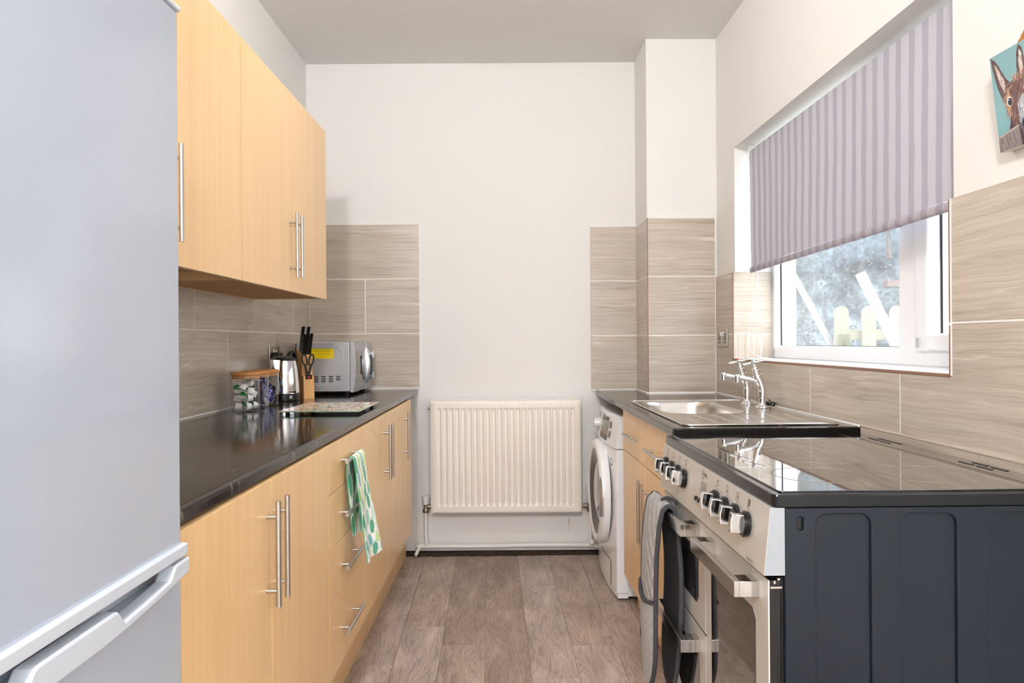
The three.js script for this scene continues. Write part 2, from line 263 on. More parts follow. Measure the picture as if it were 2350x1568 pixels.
{ // right wall: beside, under and this side of the window
  const y0 = 0.9, y1 = 1.1925, y2 = 1.482, ry = 1.2025, r2 = 1.505, q0 = OP.q0, q1 = OP.q1, s = OP.y0 - 0.004;
  const el = (pts) => { const g = ext(shape(pts), 0.012, 0.0012, { bevelSegments: 1 }); return g.rotateY(-PI / 2).translate(0.012, 0, 0); };   // (q, y) outline -> plane p = 0
  tile(wallRight, el([[J, y0 + J], [0.56, y0 + J], [0.56, s], [q0 - 0.001, s], [q0 - 0.001, y1 - J], [J, y1 - J]]));
  tile(wallRight, b2(0, 0.012, y1 + J, y2, J, q0 - 0.001, 0.0012, 1));
  for (const [a, b] of [[0.56, 1.1312], [1.1312, 1.7196]]) tile(wallRight, b2(0, 0.012, y0 + J, s, a + J, b - J, 0.0012, 1));
  tile(wallRight, el([[1.7196 + J, y0 + J], [2.31, y0 + J], [2.31, ry - J], [q1 + 0.004, ry - J], [q1 + 0.004, s], [1.7196 + J, s]]));
  tile(wallRight, b2(0, 0.012, y0 + J, ry - J, 2.31 + J, 2.9, 0.0012, 1));
  for (const [a, b] of [[q1 + 0.004, 2.54], [2.54, 3.13]]) tile(wallRight, b2(0, 0.012, ry + J, r2, a + J, b - J, 0.0012, 1));
  part('grout', [b2(0.0009, 0.013, 0.895, y2 - 0.001, 0, q0 - 0.001), b2(0.0009, 0.013, 0.895, s - 0.001, q0 - 0.002, q1 + 0.006), b2(0.0009, 0.013, 0.895, r2 - 0.001, q1 + 0.005, 3.13)], M.grout, wallRight);
  // reveal: tiles on the far jamb and the white sill, brown edge trims
  tile(wallRight, b2(0.004, 0.1835, y1 + J, y2 + 0.001, q0 - 0.002, q0 + 0.004, 0.001, 1));
  { UV = [0, 0]; const g = prep(b2(0.004, 0.1835, s, y1 - J, q0 - 0.002, q0 + 0.004)); const u = g.attributes.uv; for (let i = 0; i < u.count; i++) u.setXY(i, u.getY(i) + 0.3, u.getX(i)); g.userData.keepUV = true; part('tile', g, M.tile, wallRight); }
  part('grout', b2(0.002, 0.184, s - 0.002, y2 - 0.001, q0 - 0.003, q0 + 0.0022), M.grout, wallRight);
  part('sill', b2(0.004, 0.19, OP.y0 - 0.012, OP.y0 + 0.006, q0 + 0.001, q1, 0.002), M.upvc, wallRight);
  for (const [a, b] of [[q0, 1.24], [1.246, q1 + 0.002]]) part('edge_trim', b2(-0.001, 0.006, OP.y0 - 0.005, OP.y0 + 0.004, a, b, 0.0015), M.trim, wallRight);
  part('edge_trim', b2(-0.001, 0.004, OP.y0, y2, q0 - 0.001, q0 + 0.004), M.trim, wallRight);
  for (const [a, b] of [[OP.y0, ry - 0.006], [ry, r2]]) part('edge_trim', b2(-0.001, 0.008, a, b, q1 - 0.003, q1 + 0.003, 0.001), M.trim, wallRight);
  part('joint', b2(-0.0008, 0.006, OP.y0, r2, q1 + 0.0032, q1 + 0.0085), M.grout, wallRight);
}
// ---- window
{
  const q0 = OP.q0 + 0.004, q1 = OP.q1 + 0.03, y0 = OP.y0 + 0.006, y1 = OP.y1, f = 0.185, g = 0.212, b = 0.26, mu0 = 1.365, mu1 = 1.485;
  const w = struct('window_1', [b2(f, b, y0, y0 + 0.05, q0, q1, 0.006), b2(f, b, y1 - 0.05, y1, q0, q1, 0.006), b2(f, b, y0, y1, q0, q0 + 0.03, 0.006), b2(f, b, y0, y1, q1 - 0.05, q1, 0.006), b2(f + 0.0015, b, y0 + 0.046, y1 - 0.046, mu0 + 0.01, mu1, 0.004)], M.upvc, { R: true });
  part('glazing_bead', [b2(f + 0.012, g + 0.004, y0 + 0.042, y0 + 0.058, q0 + 0.03, mu0 + 0.012, 0.006), b2(f + 0.012, g + 0.004, y1 - 0.062, y1 - 0.045, q0 + 0.03, mu0 + 0.012, 0.006), b2(f + 0.012, g + 0.004, y0 + 0.05, y1 - 0.05, mu0 - 0.002, mu0 + 0.016, 0.006)], M.upvc, w);
  part('gasket', [b2(g + 0.001, g + 0.006, y0 + 0.055, y1 - 0.06, q0 + 0.030, q0 + 0.0335), b2(g + 0.002, g + 0.007, y0 + 0.055, y0 + 0.0595, q0 + 0.03, mu0), b2(f - 0.004, f + 0.003, y0 + 0.05, y1 - 0.05, mu1 - 0.002, mu1 + 0.003), b2(g + 0.002, g + 0.007, y0 + 0.1, y1 - 0.1, 1.556, 1.5595)], M.rubber, w);
  part('pane', b2(g + 0.008, g + 0.012, y0 + 0.05, y1 - 0.05, q0 + 0.02, mu0 + 0.02), M.pane, w);
  const s = part('sash', [b2(f - 0.012, b - 0.01, y0 + 0.047, y0 + 0.1, mu1 + 0.003, q1 - 0.03, 0.01), b2(f - 0.012, b - 0.01, y1 - 0.1, y1 - 0.045, mu1 + 0.003, q1 - 0.03, 0.01), b2(f - 0.012, b - 0.01, y0 + 0.045, y1 - 0.045, mu1 + 0.003, mu1 + 0.07, 0.01), b2(f - 0.012, b - 0.01, y0 + 0.045, y1 - 0.045, q1 - 0.1, q1 - 0.03, 0.01)], M.upvc, w);
  part('pane', b2(g + 0.008, g + 0.012, y0 + 0.09, y1 - 0.09, mu1 + 0.06, q1 - 0.09), M.pane, s);
  part('window_handle', [tube([[f - 0.002, 1.55, mu0 + 0.028], [f - 0.03, 1.55, mu0 + 0.026], [f - 0.036, 1.52, mu0 + 0.02], [f - 0.03, 1.455, mu0 + 0.012], [f - 0.026, 1.44, mu0 + 0.004]], 0.007, 20, 8), b2(f - 0.008, f + 0.001, 1.52, 1.58, mu0 + 0.016, mu0 + 0.04, 0.004)], M.upvc, w);
}
{ // roller blind
  const p = 0.067, q0 = 0.322, q1 = 1.935, yb = (u) => lerp(1.472, 1.494, u), yt = 2.036, hem = 0.028;
  const bl = thing('roller_blind', 'pale grey roller blind with wavy darker vertical stripes, lowered over the window', 'blind', [p, 1.48, 0.32], { R: true });
  const cloth = phy(0xffffff, 0.95, { map: blindTex, transmission: 0.24, thickness: 0 });
  const wob = (u, v) => p + 0.0022 * Math.sin(u * 9 + 1) * sst(0.2, 1, v) + 0.003 * Math.sin(v * 3 + u * 2);
  part('blind_fabric', slab(40, 20, (u, v) => [wob(u, v), lerp(yt, yb(u) + hem, v), lerp(q0, q1, u) + 0.012 * sst(0.75, 1, v) * (1 - u) * (1 - u) - 0.004 * (1 - u)], 0.0006, (u, v) => [lerp(q0, q1, u), lerp(yt, 1.5, v)]), cloth, bl);
  const N = 10, hemG = surf(N, 30, (a, u) => { const t = a * 2 * PI; return [p + 0.007 * Math.cos(t), yb(u) + hem / 2 + (hem / 2) * Math.sin(t), lerp(q0 + 0.010, q1, u)]; }, (a, u) => [lerp(q0, q1, u), 0.05 * a]);
  part('hem', [hemG], std(0xd8d2d2, 0.95, { map: blindTex }), bl, { label: 'bottom hem holding a lath, coloured darker as if no daylight came through' });  // tint puts the missing see-through light of the hem into its colour
  part('roller', cyl(0.013, q1 - q0, p + 0.016, yt - 0.008, (q0 + q1) / 2, 'z', 16), M.whitePlastic, bl);
  part('bracket', [b2(p - 0.004, p + 0.03, 2.012, 2.064, q0 - 0.016, q0 - 0.01, 0.003), b2(p - 0.004, p + 0.028, 2.058, 2.065, q0 - 0.016, q0 - 0.002, 0.002)], M.whitePlastic, bl);
  const cord = [], path = (pts) => { const c = new THREE.CatmullRomCurve3(pts.map(V), false, 'centripetal'), n = Math.floor(c.getLength() / 0.0065); cord.push(new THREE.TubeGeometry(c, 60, 0.0009, 5)); for (let i = 0; i <= n; i++) { const a = c.getPointAt(i / n); cord.push(new THREE.SphereGeometry(0.0021, 6, 4).translate(a.x, a.y, a.z)); } };
  path([[p + 0.014, 2.03, q0 + 0.006], [p + 0.012, 1.5, q0 + 0.002], [p + 0.011, 1.33, q0 + 0.002], [p - 0.01, 1.2, q0 + 0.004], [p - 0.014, 1.14, q0 + 0.006], [p + 0.012, 1.098, q0 + 0.004], [p + 0.04, 1.083, q0 + 0.02], [p + 0.055, 1.082, q0 + 0.03]]);
  path([[p + 0.03, 2.03, q0 + 0.012], [p + 0.032, 1.5, q0 + 0.008], [p + 0.03, 1.35, q0 + 0.008], [p + 0.033, 1.2, q0 + 0.01], [p + 0.04, 1.1, q0 + 0.012], [p + 0.036, 1.083, q0 + 0.022], [p + 0.05, 1.082, q0 + 0.034], [p + 0.064, 1.082, q0 + 0.03]]);
  part('bead_cord', cord, M.whitePlastic, bl, { label: 'white beaded pull cord trailing on the sill' });
}
for (const [k, z, label] of [[0, -2.35, 'round flush ceiling light with a white opal dome above the worktops'], [1, 1.0, 'unseen fill light added behind the camera, round flush white opal dome']]) {  // the second dome is an unseen fill, added to light the room frontally
  const l = thing('ceiling_light', label, 'ceiling light', [k ? -0.35 : -0.1, CEIL, z]);
  part('base', cyl(0.17, 0.03, k ? -0.35 : -0.1, CEIL - 0.015, z, 'y', 40), M.whitePlastic, l);
  part('lamp_shade', lathe([[0.001, -0.115], [0.06, -0.11], [0.115, -0.085], [0.15, -0.05], [0.16, -0.03]], 40).translate(k ? -0.35 : -0.1, CEIL, z), M.lamp, l);
  const p = new THREE.PointLight(LAMP_COLOR, LAMP[k]); p.position.set(0, -0.07, 0); p.shadow.radius = 7; l.add(p);
}
// ---------------------------------------------------------------- outside the window
{
  const ground = struct('garden_ground', b2(-30, 40, -0.5, -0.1, -40, 30), std(0xb4b6ae, 0.95)), r = rng(91);
  const bank = thing('garden_bank', 'overgrown stone and earth bank behind the picket fence outside', 'bank', [4, 0, -7.6]);
  part('bank_face', surf(60, 40, (u, v) => { const x = lerp(1.6, 9, u), y = lerp(-0.1, 4.2, v), z = -7.3 - 0.5 * v + 0.20 * n1(u * 9, v * 6) + 0.1 * n2(u * 24, v * 16) + (x > 3.62 && x < 4.5 ? 0.28 : 0); return [x, y, z]; }, (u, v) => [lerp(1.6, 9, u), lerp(-0.1, 4.2, v)]), std(0xffffff, 0.95, { map: bankTex }), bank);
  for (let i = 0; i < 9; i++) { const x = 3.72 + (i % 3) * 0.22 + r() * 0.06, y = 1.3 + Math.floor(i / 3) * 0.3 + r() * 0.1; part('brick', bc(0.21, 0.065, 0.1, x, y, -7.2 - 0.24 * (y - 1.2) / 1.0 * 0.5 - r() * 0.03, 0.008), std(i % 3 ? 0x746e72 : 0x866f6d, 0.95), bank); }
  const leaf = new THREE.CircleGeometry(0.5, 6); leaf.scale(0.09, 0.13, 1);
  const N = 15000, im = new THREE.InstancedMesh(leaf, phy(0xffffff, 0.8, { side: THREE.DoubleSide, transmission: 0.3, thickness: 0 }), N), o = new THREE.Object3D(), c = new THREE.Color();
  for (let i = 0; i < N; i++) {
    const y = 1.0 + r() * 2.6, x = 2.4 + r() * 4.6, cl = n3(x * 1.1, y * 1.3); if (cl < -0.05 && r() < 0.75) { o.scale.setScalar(0.0001); } else o.scale.setScalar(0.1 + 0.26 * r() * r() + 0.06);
    o.position.set(x, y, -7.1 - 0.12 * (y - 1) + 0.35 * r() * (0.6 + cl)); o.rotation.set(r() * 2 - 1, r() * 2 - 1, r() * 6); o.updateMatrix(); im.setMatrixAt(i, o.matrix);
    const k = 0.5 + 0.7 * r(); c.setRGB(0.14 * k, 0.18 * k, 0.17 * k); im.setColorAt(i, c);
  }
  im.name = 'ivy_foliage'; im.userData = { kind: 'stuff', label: 'pale green ivy and weeds growing over the bank outside', category: 'foliage' }; scene.add(im);
  const wood = std(0xffffff, 0.8, { map: postTex });
  const picket = (x) => { const w = 0.055, pts = [[-w, -0.2], [w, -0.2], [w, 0.265]]; for (let i = 1; i < 12; i++) { const a = i / 12 * PI; pts.push([w * Math.cos(a), 0.265 + w * Math.sin(a)]); } pts.push([-w, 0.265]); return ext(shape(pts), 0.022, 0.002).translate(x, 1.105, -5.9); };
  const PK = [[2.597, 'pale timber picket with a rounded top, left of three, behind the cut beam end'], [2.812, 'pale timber picket with a rounded top, standing between two others outside'], [3.032, 'pale timber picket with a rounded top, crossed by the white pole'], [3.26, 'pale timber picket hidden behind the window mullion'], [3.49, 'pale timber picket seen through the narrow opening pane']];
  const p0 = single('fence_picket', picket(PK[0][0]), wood, PK[0][1], 'fence picket', [PK[0][0], 0.9, -5.9], { group: 'pickets of the garden fence' });
  for (const [x, l] of PK.slice(1)) copy(p0, [x, 0.9, -5.9], { label: l });
  single('fence_rail', b2(2.56, 3.7, 1.157, 1.238, -5.945, -5.925, 0.003), wood, 'horizontal pale timber rail behind the fence pickets', 'fence rail', [3, 1.157, -5.93]);
  const endTex = canvasTex(128, 256, (x, w, h) => {
    x.fillStyle = '#b9bf96'; x.fillRect(0, 0, w, h); const q = rng(8);
    for (let i = 0; i < 26; i++) { x.strokeStyle = i % 2 ? '#a4ab80' : '#c8cda8'; x.lineWidth = 2; x.beginPath(); x.ellipse(w * 0.5, h * 0.5, 4 + i * 4.5, 7 + i * 8, 0, 0, 7); x.stroke(); }
    x.strokeStyle = '#5f6448'; for (let i = 0; i < 54; i++) { const a = i / 54 * 2 * PI + q() * 0.06, l = 0.55 + 0.45 * q(); x.lineWidth = 1 + 1.6 * q(); x.beginPath(); x.moveTo(w / 2 + 8 * Math.cos(a), h / 2 + 14 * Math.sin(a)); x.lineTo(w / 2 + 56 * l * Math.cos(a), h / 2 + 112 * l * Math.sin(a)); x.stroke(); }
    x.fillStyle = '#3c3a30'; x.beginPath(); x.ellipse(w / 2, h / 2, 8, 18, 0, 0, 7); x.fill(); x.beginPath(); x.ellipse(w * 0.68, h * 0.87, 5, 8, 0, 0, 7); x.fill();
  });
  const beam = thing('timber_beam', 'squared timber beam end with cracks radiating from its dark centre', 'timber beam', [2.49, 0, -5.6], { turn: -0.418 }); beam.off = [0, 0, 0];
  part('beam', [b2(-0.041, 0.041, 1.02, 1.207, -0.25, 0, 0.002), b2(-0.035, 0.035, -0.1, 1.02, -0.23, -0.16)], wood, beam);
  part('cut_end', decal(0.08, 0.184).translate(0, 1.1135, 0.001), std(0x8c8c86, 0.9, { map: endTex }), beam, { label: 'cracked end grain' });
  single('garden_pole', rod([2.22, 1.78, -6.02], [3.20, -0.1, -5.97], 0.026, 14), std(0x9c9a9e, 0.5), 'thin grey pole leaning to the left of the pickets', 'pole', [2.44, 0.95, -6]);
  single('garden_pole', [rod([2.622, 1.66, -5.62], [3.43, -0.1, -5.53], 0.038, 14)], std(0xb9bfc6, 0.4), 'thick white pole leaning across the fence pickets', 'pole', [2.78, 0.9, -5.6]);
}
// ---------------------------------------------------------------- left run
// bar handle: face plane at x = f, bar stands off towards sign*x
function barHandle(parent, f, sgn, at, axis, len, post, off = 0.0245, r = 0.0056) {
  const [y, z] = at, x = f + sgn * off, h = len / 2, k = post / 2, g = [];
  const bar = axis === 'y' ? [[x, y - h, z], [x, y + h, z]] : [[x, y, z - h], [x, y, z + h]];
  g.push(rod(...bar, r, 16));
  for (const s of [-1, 1]) g.push(axis === 'y' ? rod([f, y + s * k, z], [x, y + s * k, z], r * 0.82, 12) : rod([f, y, z + s * k], [x, y, z + s * k], r * 0.82, 12));
  return part('handle', g, M.steel, parent);
}
const XD = -0.5075, XDU = -0.795;
function baseUnit(name, label, category, z0, z1, fronts) {           // fronts: [kind, y0, y1, z0, z1, handle]
  const t = thing(name, label, category, [-0.8, 0.2, -(z0 + z1) / 2]);
  part('carcass', [b2(-1.08, XD - 0.0185, 0.205, 0.876, -z1 + 0.0005, -z1 + 0.018), b2(-1.08, XD - 0.0185, 0.205, 0.876, -z0 - 0.018, -z0 - 0.0005), b2(-1.08, XD - 0.0185, 0.205, 0.223, -z1 + 0.018, -z0 - 0.018), b2(-1.08, -1.06, 0.223, 0.876, -z1 + 0.018, -z0 - 0.018), b2(-1.06, XD - 0.0185, 0.85, 0.876, -z1 + 0.018, -z0 - 0.018)], M.carcass, t);
  for (const [kind, y0, y1, a, b, h] of fronts) {
    const d = part(kind, b2(XD - 0.018, XD, y0 + 0.001, y1 - 0.001, -b + 0.0013, -a - 0.0013, 0.0012), M.wood, t, { uv: [rnd() * 4, rnd() * 3] });
    barHandle(d, XD, 1, h.slice(0, 2), h[2], h[2] === 'y' ? 0.217 : 0.235, h[2] === 'y' ? 0.152 : 0.155);
  }
  return t;
}
const DY0 = 0.219, DY1 = 0.879;
baseUnit('base_cabinet', 'double beech base cabinet beside the fridge, long upright handles nearest the camera', 'cabinet', 1.132, 2.056, [['door', DY0, DY1, 1.132, 1.568, [0.7305, -1.536, 'y']], ['door', DY0, DY1, 1.568, 2.056, [0.7305, -1.597, 'y']]]);
baseUnit('drawer_unit', 'beech unit of four drawers with a leaf print towel over its top handle', 'drawer unit', 2.058, 2.521, [['drawer', 0.740, DY1, 2.058, 2.521, [0.8165, -2.2935, 'z']], ['drawer', 0.5848, 0.740, 2.058, 2.521, [0.6615, -2.2935, 'z']], ['drawer', 0.4285, 0.5848, 2.058, 2.521, [0.507, -2.2935, 'z']], ['drawer', DY0, 0.4285, 2.058, 2.521, [0.320, -2.2935, 'z']]]);
baseUnit('base_cabinet', 'double beech base cabinet beyond the drawers, its two handles side by side', 'cabinet', 2.523, 3.449, [['door', DY0, DY1, 2.523, 2.98, [0.7305, -2.949, 'y']], ['door', DY0, DY1, 2.98, 3.449, [0.7305, -3.011, 'y']]]);
baseUnit('base_cabinet', 'narrow single door beech base cabinet at the far end of the left run', 'cabinet', 3.451, 3.737, [['door', DY0, DY1, 3.451, 3.737, [0.7305, -3.475, 'y']]]);
single('plinth', b2(-0.6, -0.583, 0.0, 0.2, -3.70, -1.14, 0.001), M.wood, 'long beech plinth board under the left base cabinets', 'plinth', [-0.59, 0, -2.4], { uv: [0.1, 0.4] });
single('plinth', b2(-0.6, -0.583, 0.0, 0.2, -4.05, -3.703, 0.001), M.wood, 'short beech plinth piece at the far end, by the back wall', 'plinth', [-0.59, 0, -3.9], { uv: [1.1, 0.2] });
{ // worktop with rounded front edge
  const t = 0.028, y = 0.910, x1 = -0.514, pr = [[XL + 0.001, y - t], [x1 - 0.004, y - t], [x1, y - t + 0.004]];
  for (let i = 0; i <= 8; i++) { const a = i / 8 * PI / 2; pr.push([x1 - 0.010 + 0.010 * Math.cos(a), y - 0.010 + 0.010 * Math.sin(a)]); }
  pr.push([XL + 0.001, y]);
  const g = new THREE.ExtrudeGeometry(shape(pr), { depth: 4.08 - 1.135, bevelEnabled: false, curveSegments: 4 }).translate(0, 0, -4.08);
  const w = thing('worktop', 'dark marbled laminate worktop with rounded front edge along the left wall', 'worktop', [-0.8, 0.88, -2.6]);
  part('top', g, M.stone, w);
  part('sealant', [b2(XL, XL + 0.007, y - 0.001, y + 0.006, -4.08, -1.14, 0.003), b2(XL, -0.528, y - 0.001, y + 0.006, -4.082, -4.075, 0.003)], M.seal, w);
}
function wallUnit(label, z0, z1, yb, doors) {
  const t = thing('wall_cabinet', label, 'cabinet', [-0.95, 1.35, -(z0 + z1) / 2]), X0 = -1.117, X1 = XDU - 0.0185;
  part('carcass', [b2(X0, X1, yb, 2.07, -z1 + 0.0005, -z1 + 0.018), b2(X0, X1, yb, 2.07, -z0 - 0.018, -z0 - 0.0005), b2(X0, X1, 2.052, 2.07, -z1 + 0.018, -z0 - 0.018), b2(X0, X0 + 0.016, yb, 2.052, -z1 + 0.018, -z0 - 0.018)], M.wood, t);
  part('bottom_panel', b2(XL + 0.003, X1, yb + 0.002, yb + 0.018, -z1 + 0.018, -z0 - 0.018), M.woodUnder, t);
  for (const [a, b, hz] of doors) {
    const d = part('door', b2(XDU - 0.018, XDU, 1.3495, 2.071, -b + 0.0018, -a - 0.0018, 0.0012), M.wood, t, { uv: [rnd() * 4, rnd() * 3] });
    barHandle(d, XDU, 1, [1.5165, hz], 'y', 0.229, 0.163, 0.027);
  }
}
wallUnit('double beech wall cabinet at the fridge end of the left wall', 1.205, 2.207, 1.372, [[1.205, 1.708, -1.672], [1.708, 2.207, -1.742]]);
wallUnit('double beech wall cabinet at the far end, its handles side by side above the jars', 2.208, 3.2105, 1.352, [[2.208, 2.722, -2.683], [2.722, 3.2105, -2.745]]);
// ---- fridge freezer
{
  const xf = -0.500, z0 = -1.128, z1 = -0.56, t = thing('fridge_freezer', 'tall glossy white fridge freezer beside the left base cabinets', 'fridge', [-0.8, 0, -0.84]);
  part('cabinet', b2(-1.09, xf - 0.058, 0.03, 1.66, z0 + 0.002, z1 - 0.002, 0.006), M.fridge, t);
  const up = part('door', b2(xf - 0.054, xf, 0.852, 1.666, z0, z1, 0.008), M.fridge, t, { label: 'tall upper fridge door' });
  part('trim', b2(xf - 0.05, xf + 0.009, 0.8465, 0.8645, z0 - 0.0015, z1 + 0.0015, 0.003), M.fridgeTrim, up);
  part('trim', b2(xf - 0.05, xf + 0.003, 1.664, 1.6725, z0 - 0.0015, z1 + 0.0015, 0.003), M.fridgeTrim, up);
  const lo = part('door', b2(xf - 0.054, xf, 0.06, 0.812, z0, z1, 0.008), M.fridge, t, { label: 'lower freezer door' });
  // moulded grip along the top of the freezer door: two scoops either side of a raised middle
  const c = (z0 + z1) / 2, S = (pts) => pts.concat([...pts].reverse().map(([z, y]) => [2 * c - z, y]));
  const top = S([[z0 - 0.0015, 0.8425], [z0 + 0.03, 0.8425], [z0 + 0.044, 0.8415], [z0 + 0.062, 0.825], [z0 + 0.10, 0.821], [z0 + 0.186, 0.8145], [z0 + 0.203, 0.8325], [z0 + 0.21, 0.8338]]);
  const bot = S([[z0 - 0.0015, 0.82], [z0 + 0.08, 0.811], [z0 + 0.18, 0.803], [z0 + 0.24, 0.8005]]).reverse();
  const g = ext(shape([...top, ...bot].map(([z, y]) => [-z, y])), 0.024, 0.003, { bevelSegments: 2 }).rotateY(PI / 2).translate(xf - 0.013, 0, 0);
  part('grip', g, M.fridgeTrim, lo, { label: 'moulded white door grip with two scoops' });
  part('grip_back', [surf(12, 10, (u, v) => { const a = v * PI * 0.55; return [xf - 0.016 - 0.03 * Math.sin(a), 0.800 + 0.044 * (1 - Math.cos(a)) * 1.05, lerp(z1 - 0.03, z0 + 0.03, u)]; })], M.fridgeTrim, lo);
  part('cap_strip', b2(xf - 0.054, xf - 0.036, 0.80, 0.853, z0 + 0.001, z1 - 0.001), M.fridgeTrim, lo);
  part('hinge', [b2(xf - 0.03, xf - 0.004, 0.838, 0.8455, z0 + 0.006, z0 + 0.03, 0.002), cyl(0.005, 0.012, xf - 0.012, 0.8425, z0 + 0.016, 'y', 12)], M.chrome, t);
}
// ---- sockets
function socket(name, label, x, y, z, R, sgn) {   // plate on a wall whose normal is sgn*x; a British double socket
  const t = thing(name, label, 'socket', [x, y, z], { R }), k = sgn;
  part('plate', b2(x, x + k * 0.007, y - 0.0435, y + 0.0435, z - 0.0735, z + 0.0735, 0.003), M.satin, t);
  for (const s of [-1, 1]) { part('switch', b2(x + k * 0.0065, x + k * 0.0105, y + 0.006, y + 0.026, z + s * 0.018 - 0.006, z + s * 0.018 + 0.006, 0.0015), M.whitePlastic, t); }
  const holes = []; for (const s of [-1, 1]) holes.push(b2(x + k * 0.0068, x + k * 0.0076, y + 0.004, y + 0.014, z + s * 0.042 - 0.003, z + s * 0.042 + 0.003), b2(x + k * 0.0068, x + k * 0.0076, y - 0.021, y - 0.014, z + s * 0.042 - 0.014, z + s * 0.042 - 0.006), b2(x + k * 0.0068, x + k * 0.0076, y - 0.021, y - 0.014, z + s * 0.042 + 0.006, z + s * 0.042 + 0.014));
  for (const s of [-1, 1]) part('insert', b2(x + k * 0.006, x + k * 0.0072, y - 0.03, y + 0.02, z + s * 0.042 - 0.02, z + s * 0.042 + 0.02, 0.0005), std(0x77726c, 0.5), t);
  for (const h of holes) part('shutter', h, M.whitePlastic, t);
  return t;
}
socket('wall_socket', 'brushed steel double socket between the window and the pillar', -0.001, 1.177, 0.128, true, -1);
socket('wall_socket', 'brushed steel double socket behind the kettle, its plug in place', XL + 0.001, 1.107, -3.455, false, 1);
socket('wall_socket', 'brushed steel socket plate half hidden behind the knife handles', XL + 0.001, 1.118, -3.84, false, 1);
{ const t = thing('plug', 'black plug in the socket behind the kettle', 'plug', [XL + 0.03, 1.10, -3.42]); part('body', b2(XL + 0.009, XL + 0.05, 1.072, 1.122, -3.445, -3.395, 0.008), M.blackPlastic, t); part('cable', tube([[XL + 0.03, 1.075, -3.42], [XL + 0.032, 1.02, -3.425], [XL + 0.03, 0.95, -3.46], [XL + 0.05, 0.916, -3.50], [XL + 0.09, 0.915, -3.50]], 0.0032, 20, 6), M.rubber, t); }
// ---- kettle
{
  const x = -1.012, z = -3.31, y = 0.910, t = thing('kettle', 'polished steel electric kettle with black lid and base', 'kettle', [x, y, z]);
  part('base', lathe([[0.0005, 0], [0.066, 0], [0.0675, 0.003], [0.0675, 0.026], [0.0655, 0.031], [0.0005, 0.031]], 48).translate(x, y, z), M.blackPlastic, t);
  const body = lathe([[0.0665, 0.031], [0.0672, 0.036], [0.0665, 0.06], [0.064, 0.1], [0.0595, 0.14], [0.054, 0.172], [0.0525, 0.179]], 72), P = body.attributes.position;
  for (let i = 0; i < P.count; i++) { // a pinched spout, towards the camera and left
    const px = P.getX(i), py = P.getY(i), pz = P.getZ(i), a = Math.atan2(px, pz) + 0.5, k = Math.exp(-a * a / 0.10) * sst(0.075, 0.178, py); P.setX(i, px * (1 + 0.42 * k)); P.setZ(i, pz * (1 + 0.42 * k)); P.setY(i, py + 0.004 * k);
  }
  body.computeVertexNormals(); part('body', body.translate(x, y, z), M.chrome, t, { label: 'polished steel body with a pinched spout' });
  part('lid', lathe([[0.0535, 0.176], [0.054, 0.18], [0.051, 0.187], [0.038, 0.194], [0.018, 0.198], [0.0005, 0.1985]], 48).translate(x, y, z), M.blackPlastic, t);
  part('handle', tube([[x + 0.008, y + 0.194, z - 0.045], [x + 0.016, y + 0.212, z - 0.065], [x + 0.022, y + 0.2, z - 0.09], [x + 0.022, y + 0.15, z - 0.1], [x + 0.018, y + 0.09, z - 0.092], [x + 0.014, y + 0.06, z - 0.06]], 0.0095, 28, 10), M.blackPlastic, t);
  part('logo', decal(0.011, 0.011).rotateY(0.73).translate(x + 0.0455, y + 0.018, z + 0.0508), std(0xd8d8d8, 0.5), t);
}
// ---- three clear jars
function jar(label, z, x) {
  const t = thing('storage_jar', label, 'jar', [x, 0.91, z]), y = 0.91, r = 0.0505;
  part('glass', lathe([[0.0005, 0.001], [r - 0.006, 0.001], [r, 0.006], [r + 0.0005, 0.02], [r + 0.0005, 0.128], [r - 0.001, 0.133]], 44).translate(x, y, z), M.clear, t);
  part('foot', lathe([[r - 0.012, 0.0002], [r - 0.003, 0.0002], [r + 0.001, 0.004], [r + 0.001, 0.012], [r - 0.001, 0.014]], 44).translate(x, y, z), M.clear, t);
  part('lid', lathe([[0.0005, 0.133], [r + 0.001, 0.133], [r + 0.0035, 0.135], [r + 0.0035, 0.144], [r + 0.002, 0.146], [0.0005, 0.146]], 44).translate(x, y, z), M.bamboo, t, { label: 'flat bamboo lid' });
  part('seal', lathe([[r - 0.006, 0.120], [r - 0.0012, 0.120], [r - 0.0012, 0.1325]], 44).translate(x, y, z), std(0xc7915f, 0.5), t);
  return [x, y, z];
}
const J1 = jar('clear round jar with bamboo lid, full of white milk pods, nearest the camera', -2.825, -1.008);
const J2 = jar('clear round jar with bamboo lid, full of dark sachets, middle one of three', -2.95, -1.0145);
const J3 = jar('clear round jar with bamboo lid, full of blue sachets, next to the kettle', -3.067, -1.013);
